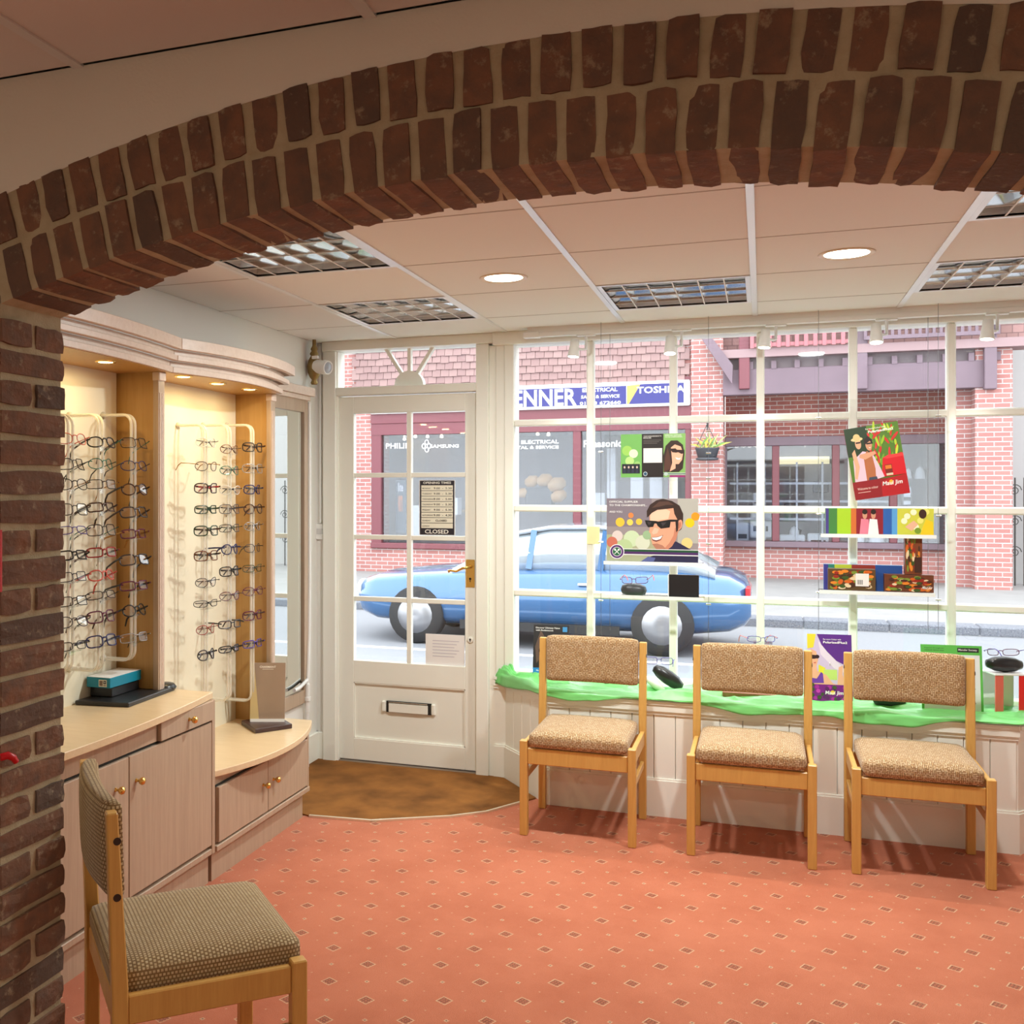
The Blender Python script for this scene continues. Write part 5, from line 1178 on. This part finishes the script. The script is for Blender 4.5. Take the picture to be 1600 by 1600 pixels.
for px_, py_ in ((632, 685), (649, 681), (668, 681), (690, 681), (840, 677), (857, 678)):
    p = at(px_, py_, Y=YF+.6); MB().lathe([(.02, .05), (.024, 0), (.034, -.03), (.0, -.04)], p, n=12).build('shop_spotlight', MBULB, sA)
def ftext(w, x0, yb, x1, yt, Y, c, par, name='lettering', **k):
    a, b2 = at(x0, yb, Y=Y), at(x1, yt, Y=Y); return text(name, w, frame((a.x, Y, a.z), (1, 0, 0), (0, 0, 1)), 0, 0, b2.x-a.x, b2.z-a.z, c, par, **k)
MWL = mat('white_lettering', (.9, .9, .9), .5)
ftext('PHILIPS', 603, 701, 646, 692, YF+.05, MWL, sA); ftext('SAMSUNG', 672, 700, 717, 694, YF+.05, MWL, sA)
p = at(667, 697, Y=YF+.05); b = MB()
for dx, dz in ((0, .07), (0, -.07), (-.06, 0), (.045, 0)):
    b.tube([(p.x+dx+.035*math.cos(a), YF+.05, p.z+dz+.045*math.sin(a)) for a in (2*math.pi*i/10 for i in range(10))], .012, 5, True)
b.build('window_emblem', MWL, sA)
ftext('S - ELECTRICAL', 800, 694, 873, 687, YF+.05, MWL, sA); ftext('RENTAL & SERVICE', 790, 702, 873, 696, YF+.05, MWL, sA); ftext('Panasonic', 912, 699, 972, 687, YF+.05, MWL, sA)
def stood(name, label, cat, x0, yb, x1, yt, Y, dep, m, group=None, bev=.01):
    a, b2 = at(x0, yb, Y=Y), at(x1, yt, Y=Y); t = thing(name, label, cat, (a.x, Y, a.z), group=group)
    MB().box(a.x, b2.x, Y, Y+dep, a.z, b2.z).build('body', m, t, bevel=bev); return t, a, b2
t, a, b2 = stood('display_board', 'tall dark advertising board with orange lettering in the opposite shop window', 'sign', 618, 833, 634, 750, YF+.5, .05, mat('dark_board', (.09, .12, .15), .5))
ftext('warm', 622, 800, 629, 774, YF+.49, mat('orange_print', (.8, .25, .08), .5), t); ftext('lite', 622, 768, 630, 754, YF+.49, MWL, t)
t, a, b2 = stood('dark_display_box', 'dark box with tan loaf shapes on top in the opposite shop window', 'appliance', 821, 790, 862, 762, YF+.8, .35, mat('dark_box', (.06, .065, .08), .4))
for k, (px_, py_, r) in enumerate(((831, 752, .12), (851, 750, .13), (870, 757, .15), (873, 775, .13), (817, 770, .10))):
    p = at(px_, py_, Y=YF+.85); MB().lathe([(.0, -r*1.2), (r*.6, -r), (r, 0), (r*.6, r), (.0, r*1.2)], p, (1, .2, .4), 12).build('loaf', mat('bread_crust', (.55, .30, .12), .8, var=.6, vs_=9, col2=(.72, .55, .36)), t)
for k, (x0, x1, yb, yt) in enumerate(((690, 715, 805, 778), (985, 1005, 790, 735), (925, 945, 800, 770), (948, 962, 795, 700), (1015, 1035, 800, 745), (640, 660, 838, 790))):
    stood('shop_goods', ['pale carton in the opposite shop window behind the door glass', 'pale upright goods right of the trifold leaflet in the far shop', 'pale low goods left of the smiling man poster in the far shop', 'tall pale cabinet below the white lettering left of the leaflet', 'pale goods right below the trifold leaflet', 'low pale box beside the dark advertising board'][k], 'goods', x0, yb, x1, yt, YF+.7, .3, MPALE)
# ---- shop sign
zt, zb_ = 3.385, 2.945
t = thing('shop_sign', 'blue shop fascia sign with white lettering and a yellow flash across the road', 'sign', (-2.7, YF-.12, zb_))
x0s, x1s = -7.0, at(1078, 620, Y=YF-.12).x
fb('sign_box', x0s, x1s, YF-.12, YF, zb_, zt, mat('sign_white', (.85, .84, .82), .4), t, .02)
Ms = frame((0, YF-.1225, 0), (1, 0, 0), (0, 0, 1)); b = MB(); xm = at(986, 620, Y=YF-.12).x
b.add([Ms @ Vector(q) for q in ((x0s+.05, zb_+.05, 0), (xm-.08, zb_+.05, 0), (xm-.08, zt-.07, 0), (x0s+.05, zt-.07, 0))], [(0, 1, 2, 3)]); b.add([Ms @ Vector(q) for q in ((xm-.04, zb_+.05, 0), (x1s-.10, zb_+.05, 0), (x1s-.10, zt-.05, 0), (xm+.16, zt-.05, 0))], [(0, 1, 2, 3)]); b.build('blue_panel', mat('sign_blue', (.02, .02, .17), .4), t)
MB().add([Ms @ Vector(q) for q in ((xm-.07, zb_+.05, .001), (xm-.04, zb_+.05, .001), (xm+.16, zt-.05, .001), (xm-.07, zt-.07, .001))], [(0, 1, 2, 3)]).build('yellow_flash', mat('sign_yellow', (.62, .38, .08), .4), t)
ftext('ENNER', 803, 636, 901, 607, YF-.122, MWL, t, lift=.004); ftext('ELECTRICAL', 910, 613, 965, 605, YF-.122, MWL, t, lift=.004); ftext('SALES & SERVICE', 908, 623, 968, 616, YF-.122, MWL, t, lift=.004)
ftext('01903 672660', 906, 633, 970, 626, YF-.122, MWL, t, lift=.004); ftext('TOSHIBA', 995, 615, 1070, 602, YF-.122, MWL, t, lift=.004)
# ---- right building: recessed porch wall, timber beam, trellis, pier
sB = thing('shop_building', 'brick shop under a mauve timber porch with trellis across the road', 'building', (1.6, YR, 0))
fb('back_wall', xd, 3.3, YR+.12, YR+.4, 2.42, 6.5, MBR2, sB); fb('stall_riser', xd, 3.3, YR, YR+.3, GZ, .55, MBR, sB)
xp0, xp1 = at(1497, 700, Y=YF).x, at(1580, 700, Y=YF).x
fb('pier', xp0+.22, xp1, YF-.1, YR+.4, GZ, 3.7, MBR, sB); fb('pier', xp0, xp0+.22, YF+.25, YR+.4, GZ, 3.25, MBR, sB)
bz0, bz1 = at(1300, 590, Y=YF).z, at(1300, 562, Y=YF).z
fb('porch_beam', xd, xp0+.35, YF-.13, YF+.15, bz0-.25, bz0+.18, MMAU, sB, .01)
fb('porch_soffit', xd, xp0+.3, YF+.15, YR+.12, bz0+.1, bz0+.16, mat('soffit_board', (.45, .40, .40), .8), sB)
fb('porch_boarding', xd, xp0+.35, YF-.045, YF+.05, bz0+.18, bz0+.36, mat('dark_boarding', (.16, .13, .14), .7), sB)
fb('upper_tiles', xd, 3.9, YF+.2, YF+.4, bz0+.5, 6.5, wallbrick('hung_tile_pattern', (.33, .19, .18), (.26, .15, .14), (.16, .09, .09), .16, .128), sB)
fb('roof_edge', xd-.02, 3.85, YF-.25, YF+.3, bz0+.36, bz0+.50, mat('roof_edge_tile', (.30, .20, .21), .8), sB)
for x in [xd+.08+.36*k for k in range(12)]:
    if x < xp1: fb('rafter_end', x-.04, x+.04, YF-.14, YF-.04, bz0+.17, bz0+.30, MMAU, sB)
for px_ in (1163, 1346, 1547):
    x = at(px_, 580, Y=YF-.18).x; fb('porch_post', x-.085, x+.085, YF-.24, YF-.10, at(px_, 608, Y=YF-.2).z, 4.6, MMAR if px_ == 1163 else MMAU, sB, .01)
# red trellis left, balcony rail right
tr = thing('trellis', 'pinkish red wooden trellis above the porch across the road', 'trellis', (.6, YF-.3, bz0+.5)); MTR = mat('trellis_red', (.38, .13, .15), .6)
zt0, zt1 = bz0+.50, 4.6; xt0, xt1 = at(1175, 540, Y=YF-.3).x, at(1332, 540, Y=YF-.3).x
for k in range(12):
    x = xt0+(xt1-xt0)*k/11; fb('upright_slat', x-.03, x+.03, YF-.32, YF-.30, zt0, zt1, MTR, tr)
for k in range(6):
    z = zt0+.05+.17*k; fb('cross_slat', xt0, xt1, YF-.30, YF-.28, z-.03, z+.03, MTR, tr)
ba = thing('balcony_rail', 'mauve balcony railing with upright bars across the road', 'railing', (2.0, YF-.3, bz0+.5))
xb0, xb1 = at(1352, 540, Y=YF-.3).x, at(1560, 540, Y=YF-.3).x
for k in range(20):
    x = xb0+(xb1-xb0)*k/19; fb('baluster', x-.022, x+.022, YF-.32, YF-.28, zt0+.05, zt1, MMAU, ba)
for z in (zt0+.08, zt0+.62): fb('rail', xb0, xb1, YF-.33, YF-.27, z-.03, z+.03, MMAU, ba)
for k, (px_, py_) in enumerate(((1259, 571), (1246, 603), (1509, 551))):
    p = at(px_, py_, Y=YF+.5); p.z = bz0+.098
    tag(MB().lathe([(.0001, -.012), (.13, -.012), (.15, 0)], p, n=20).build('porch_lamp', mat('porch_lamp_glow', (1, .9, .7), .5, emit=((1, .85, .6), 3))), ['round porch lamp left of the red poster, further back', 'round porch lamp left of the tilted poster, lower', 'round porch lamp near the right pier'][k], 'porch lamp', 'porch ceiling lamps')
b = MB(); g0 = at(1115, 527, Y=YF-.3); g1 = at(1140, 596, Y=YF-.3)
tag(MB().prism([at(1095, 527, Y=YF-.3), at(1112, 527, Y=YF-.3), at(1145, 570, Y=YF-.3), at(1144, 600, Y=YF-.3)], (0, .12, 0)).build('barge_board', MMAU), 'sloping mauve barge board beside the brick pier', 'board')
# windows of the right shop
wz0, wz1 = .56, 2.40
fb('window_head', xd, 3.0, YR-.03, YR+.2, 2.28, 2.44, MMAU, sB, .01); fb('window_sill', xd, 3.0, YR-.12, YR+.2, .50, .60, MMAU, sB, .01)
wp = [at(q, 750, Y=YR).x for q in (1130, 1212, 1306, 1396, 1490)]
for x in wp: fb('window_post', x-.06, x+.06, YR-.02, YR+.15, .60, 2.28, MMAR if x > wp[0] else MMAU, sB, .01)
for x0, x1 in zip(wp, wp[1:]): fb('pane', x0+.06, x1-.06, YR+.05, YR+.06, .60, 2.28, MSHOPG, sB)
fb('interior_back', wp[0], wp[-1], YR+2.0, YR+2.1, .3, 2.6, MINT, sB); fb('interior_floor', wp[0], wp[-1], YR+.15, YR+2.0, .48, .55, MPALE, sB); fb('interior_ceiling', wp[0], wp[-1], YR+.15, YR+2.0, 2.44, 2.5, MPALE, sB)
fb('interior_side', wp[-1], wp[-1]+.05, YR+.15, YR+2, .5, 2.5, MINT, sB); fb('interior_side', wp[0]-.05, wp[0], YR+.15, YR+2, .5, 2.5, MINT, sB)
fb('light_strip', wp[1], wp[2], YR+1.8, YR+1.9, 2.0, 2.14, mat('shop_light_strip', (1, .9, .6), .5, emit=((1, .85, .5), 1.5)), sB)
for z in (.98, 1.30, 1.62): fb('shelf_rail', wp[0]+.1, wp[3], YR+.45, YR+.48, z-.02, z+.02, mat('shelf_rail_pale', (.7, .72, .75), .4), sB)
for q in (1152, 1195, 1245, 1285): x = at(q, 750, Y=YR+.45).x; fb('shelf_post', x-.015, x+.015, YR+.44, YR+.47, .55, 2.0, mat('shelf_rail_pale', (.7, .72, .75), .4), sB)
ftext('BOSCH', 1148, 700, 1196, 688, YR+.04, MWL, sB); ftext('Hotpoint', 1235, 699, 1285, 686, YR+.04, MWL, sB, slant=.2); ftext('ZANUSSI', 1422, 694, 1466, 683, YR+.04, MWL, sB)
gl = [('kettle', 1232, 838, 1250, 822), ('toaster', 1218, 852, 1258, 836), ('toaster', 1262, 852, 1295, 834), ('white kettle', 1358, 850, 1384, 830), ('white urn', 1338, 852, 1352, 828), ('white mixer', 1430, 748, 1447, 728), ('white mixer', 1415, 748, 1426, 730), ('dark appliance', 1225, 800, 1262, 786), ('dark appliance', 1270, 770, 1295, 752), ('white appliance', 1172, 840, 1205, 800), ('white appliance', 1176, 792, 1194, 770), ('steel appliance', 1410, 790, 1425, 760), ('steel appliance', 1150, 850, 1170, 815)]
for k, (nm, x0, yb, x1, yt) in enumerate(gl):
    a, b2 = at(x0, yb, Y=YR+.5), at(x1, yt, Y=YR+.5); m_ = mat('appliance_dark', (.07, .07, .09), .4) if 'dark' in nm else mat('appliance_steel', (.55, .56, .58), .3, .6) if 'steel' in nm else mat('appliance_white', (.78, .8, .8), .4)
    t = thing(nm.split()[-1], 'small %s in the right shop window, %s' % (nm, ['above the pale toaster', 'pale, low left of the boxes strip', 'pale, low centre', 'beside the urn low behind the boxes', 'low behind the picture strip', 'on the shelf right of the tilted poster', 'half behind the tilted poster', 'on the middle shelf', 'on the upper shelf', 'low beside the brick pier', 'on the second shelf by the pier', 'right of the tilted poster, lower shelf', 'lowest, next to the brick pier'][k]), 'appliance', ((a.x+b2.x)/2, YR+.6, a.z), group='appliances in the far shop')
    w, h = (b2.x-a.x)/2, b2.z-a.z
    if 'kettle' in nm or 'urn' in nm or 'mixer' in nm:
        MB().lathe([(w, 0), (w*1.0, h*.1), (w*.8, h*.6), (w*.5, h*.85), (w*.15, h*.9), (w*.12, h)], ((a.x+b2.x)/2, YR+.6, a.z), n=16).build('body', m_, t); MB().tube([((a.x+b2.x)/2+w*.7, YR+.6, a.z+h*.7), ((a.x+b2.x)/2+w*1.2, YR+.6, a.z+h*.6), ((a.x+b2.x)/2+w*.95, YR+.6, a.z+h*.15)], .015, 6).build('handle', MBLACK, t)
    else: MB().box(a.x, b2.x, YR+.5, YR+.7, a.z, b2.z).build('body', m_, t, bevel=.02); MB().box(a.x+w*.3, b2.x-w*.3, YR+.495, YR+.505, a.z+h*.25, a.z+h*.45).build('front_panel', MBLACK, t)
# ---- further right: pale wall with iron gate; far left: white rendered wall
fb_ = MB().box(xp1, xp1+6, YF+1.2, YF+1.5, GZ, 6.5).build('rendered_wall', mat('pale_render', (.36, .35, .35), .9)); struct(fb_, 'pale rendered wall right of the brick pier')
t = thing('iron_gate', 'black scrolled iron gate at the far right across the road', 'gate', (xp1+.5, YF+.8, GZ)); MIR = mat('iron', (.03, .03, .03), .5)
for k in range(8): MB().tube([(xp1+.08+.13*k, YF+.8, GZ), (xp1+.08+.13*k, YF+.8, 1.7)], .012, 6).build('bar', MIR, t)
for k in range(4):
    for z in (.5, 1.0, 1.5):
        c = Vector((xp1+.2+.26*k, YF+.78, z)); MB().tube([c+Vector((.10*(1-i/22)*math.cos(i*.6), 0, .10*(1-i/22)*math.sin(i*.6))) for i in range(20)], .008, 5).build('scroll', MIR, t)
struct(MB().box(-11, xa-.55, YF-.6, YF+.3, GZ, 6.5).build('rendered_wall', mat('white_render', (.8, .8, .8), .9)), 'white wall left of the brick shop')
# ---- hanging planter on the pier
p = at(1105, 700, Y=YF-.35)
t = thing('hanging_planter', 'black hanging planter with spiky leaves on the brick pier', 'planter', p)
MB().lathe([(.10, -.17), (.15, -.16), (.19, -.02), (.205, 0), (.19, 0), (.14, -.10)], p, n=20).build('pot', mat('black_pot', (.05, .055, .07), .5), t)
MB().lathe([(.12, -.21), (.18, -.20), (.18, -.165), (.10, -.165)], p, n=20).build('saucer', mat('black_pot', (.05, .055, .07), .5), t)
MB().tube([p+Vector((0, .33, .42)), p+Vector((0, .02, .42)), p+Vector((0, 0, .30))], .012, 6).tube([p+Vector((-.18, 0, 0)), p+Vector((0, 0, .40))], .006, 5).tube([p+Vector((.18, 0, 0)), p+Vector((0, 0, .40))], .006, 5).build('bracket', MIR, t)
rl = random.Random(4); MLEAF = [mat('leaf_pale', (.45, .55, .22), .6), mat('leaf_green', (.15, .32, .08), .6), mat('leaf_yellow', (.75, .62, .12), .6)]
for k in range(34):
    a0 = rl.uniform(0, 6.28); L_ = rl.uniform(.15, .34); e = rl.uniform(.3, 1.3); d = Vector((math.cos(a0)*math.cos(e), math.sin(a0)*math.cos(e), math.sin(e))); s_ = d.cross(Vector((0, 0, 1))).normalized()*.014
    o = p+Vector((rl.uniform(-.12, .12), rl.uniform(-.1, .1), 0)); tip = o+d*L_+Vector((0, 0, -.03)); md = o+d*L_*.5+Vector((0, 0, .02))
    MB().add([o-s_*.4, o+s_*.4, md+s_, tip, md-s_], [(0, 1, 2, 3, 4)]).build('leaf', MLEAF[k % 3 if k < 30 else 2], t)
# ---- blue car on the road
cx0, cx1, cyn, cyf = -4.15, -.10, 10.35, 11.95
car = thing('car', 'low blue car with pale windows standing in the road', 'car', ((cx0+cx1)/2, 11.15, GZ))
MPAINT = mat('blue_car_paint', (.035, .12, .28), .2, .3, coat=1); MCG = mat('car_glass_sky_tone', (.45, .5, .54), .05, .5)  # reflected sky is painted into the pale window colour
L_ = cx1-cx0
def ring(u, zb2, zt2, hw, rd=.10):
    x = cx0+u*L_; ym = (cyn+cyf)/2; W_ = (cyf-cyn)/2*hw; pts = []
    for a in range(16):
        t_ = 2*math.pi*a/16; ca, sa = math.cos(t_), math.sin(t_); e = .45
        pts.append(Vector((x, ym+W_*math.copysign(abs(ca)**e, ca), GZ+(zb2+zt2)/2+(zt2-zb2)/2*math.copysign(abs(sa)**e, sa))))
    return pts
MB().loft([ring(u, a, b2, w) for u, a, b2, w in ((0, .34, .58, .72), (.015, .26, .66, .82), (.06, .20, .72, .93), (.16, .18, .76, .99), (.3, .18, .80, 1), (.5, .18, .82, 1), (.7, .18, .84, 1), (.86, .18, .84, .98), (.95, .22, .80, .93), (.985, .28, .74, .84), (1, .36, .62, .74))]).build('body', MPAINT, car)
cab = MB().loft([ring(u, .72, b2, w) for u, b2, w in ((.27, .80, .86), (.34, .97, .82), (.42, 1.17, .76), (.52, 1.24, .74), (.64, 1.25, .74), (.76, 1.18, .76), (.86, 1.0, .82), (.92, .84, .86))]).build('cabin_glass', MCG, car)
MB().loft([ring(u, b2-.045, b2+.012, w) for u, b2, w in ((.42, 1.17, .73), (.52, 1.24, .70), (.64, 1.25, .70), (.76, 1.18, .72))]).build('roof', mat('pale_car_roof', (.4, .44, .5), .2, .3, coat=1), car)
for u, l in ((.475, .0), (.655, .0)):
    MB().bar((cx0+u*L_-.03, cyn+.19, GZ+.80), (cx0+u*L_+.02, cyn+.24, GZ+1.2), .06, .02, (0, 1, 0)).build('pillar', MPAINT, car)
for u in (.18, .80):
    for yy, sgn in ((cyn+.02, -1), (cyf-.02, 1)):
        c = Vector((cx0+u*L_, yy, GZ+.30)); wh = MB().lathe([(.17, -.02), (.29, -.01), (.30, .03), (.30, .17), (.28, .2)], c+Vector((0, sgn*.03, 0)), (0, -sgn, 0), 26).build('wheel', mat('tyre', (.02, .02, .022), .8), car)
        MB().lathe([(.0, -.012), (.05, -.016), (.19, -.004), (.2, .02)], c+Vector((0, sgn*.045, 0)), (0, -sgn, 0), 20).build('hub_cap', mat('alloy', (.3, .3, .32), .35, .8), wh)
MB().box(cx0+.30*L_, cx0+.70*L_, cyn-.012, cyn+.02, GZ+.18, GZ+.27).build('side_skirt', MBLACK, car)
MB().lathe([(.0, 0), (.08, .01), (.09, .05)], (cx0+.02, cyn+.25, GZ+.56), (1, -.3, 0), 14).build('headlamp', MWHITE, car); MB().box(cx1-.05, cx1-.005, cyn+.12, cyn+.35, GZ+.55, GZ+.68).build('tail_lamp', mat('tail_red', (.5, .02, .03), .3), car, bevel=.01)
MB().box(cx0+.37*L_, cx0+.40*L_, cyn-.10, cyn+.06, GZ+.80, GZ+.90).build('wing_mirror', MPAINT, car, bevel=.02)
MB().box(cx0+.60*L_, cx0+.64*L_, cyn-.012, cyn+.01, GZ+.66, GZ+.685).build('door_handle', MCHROME, car, bevel=.004)
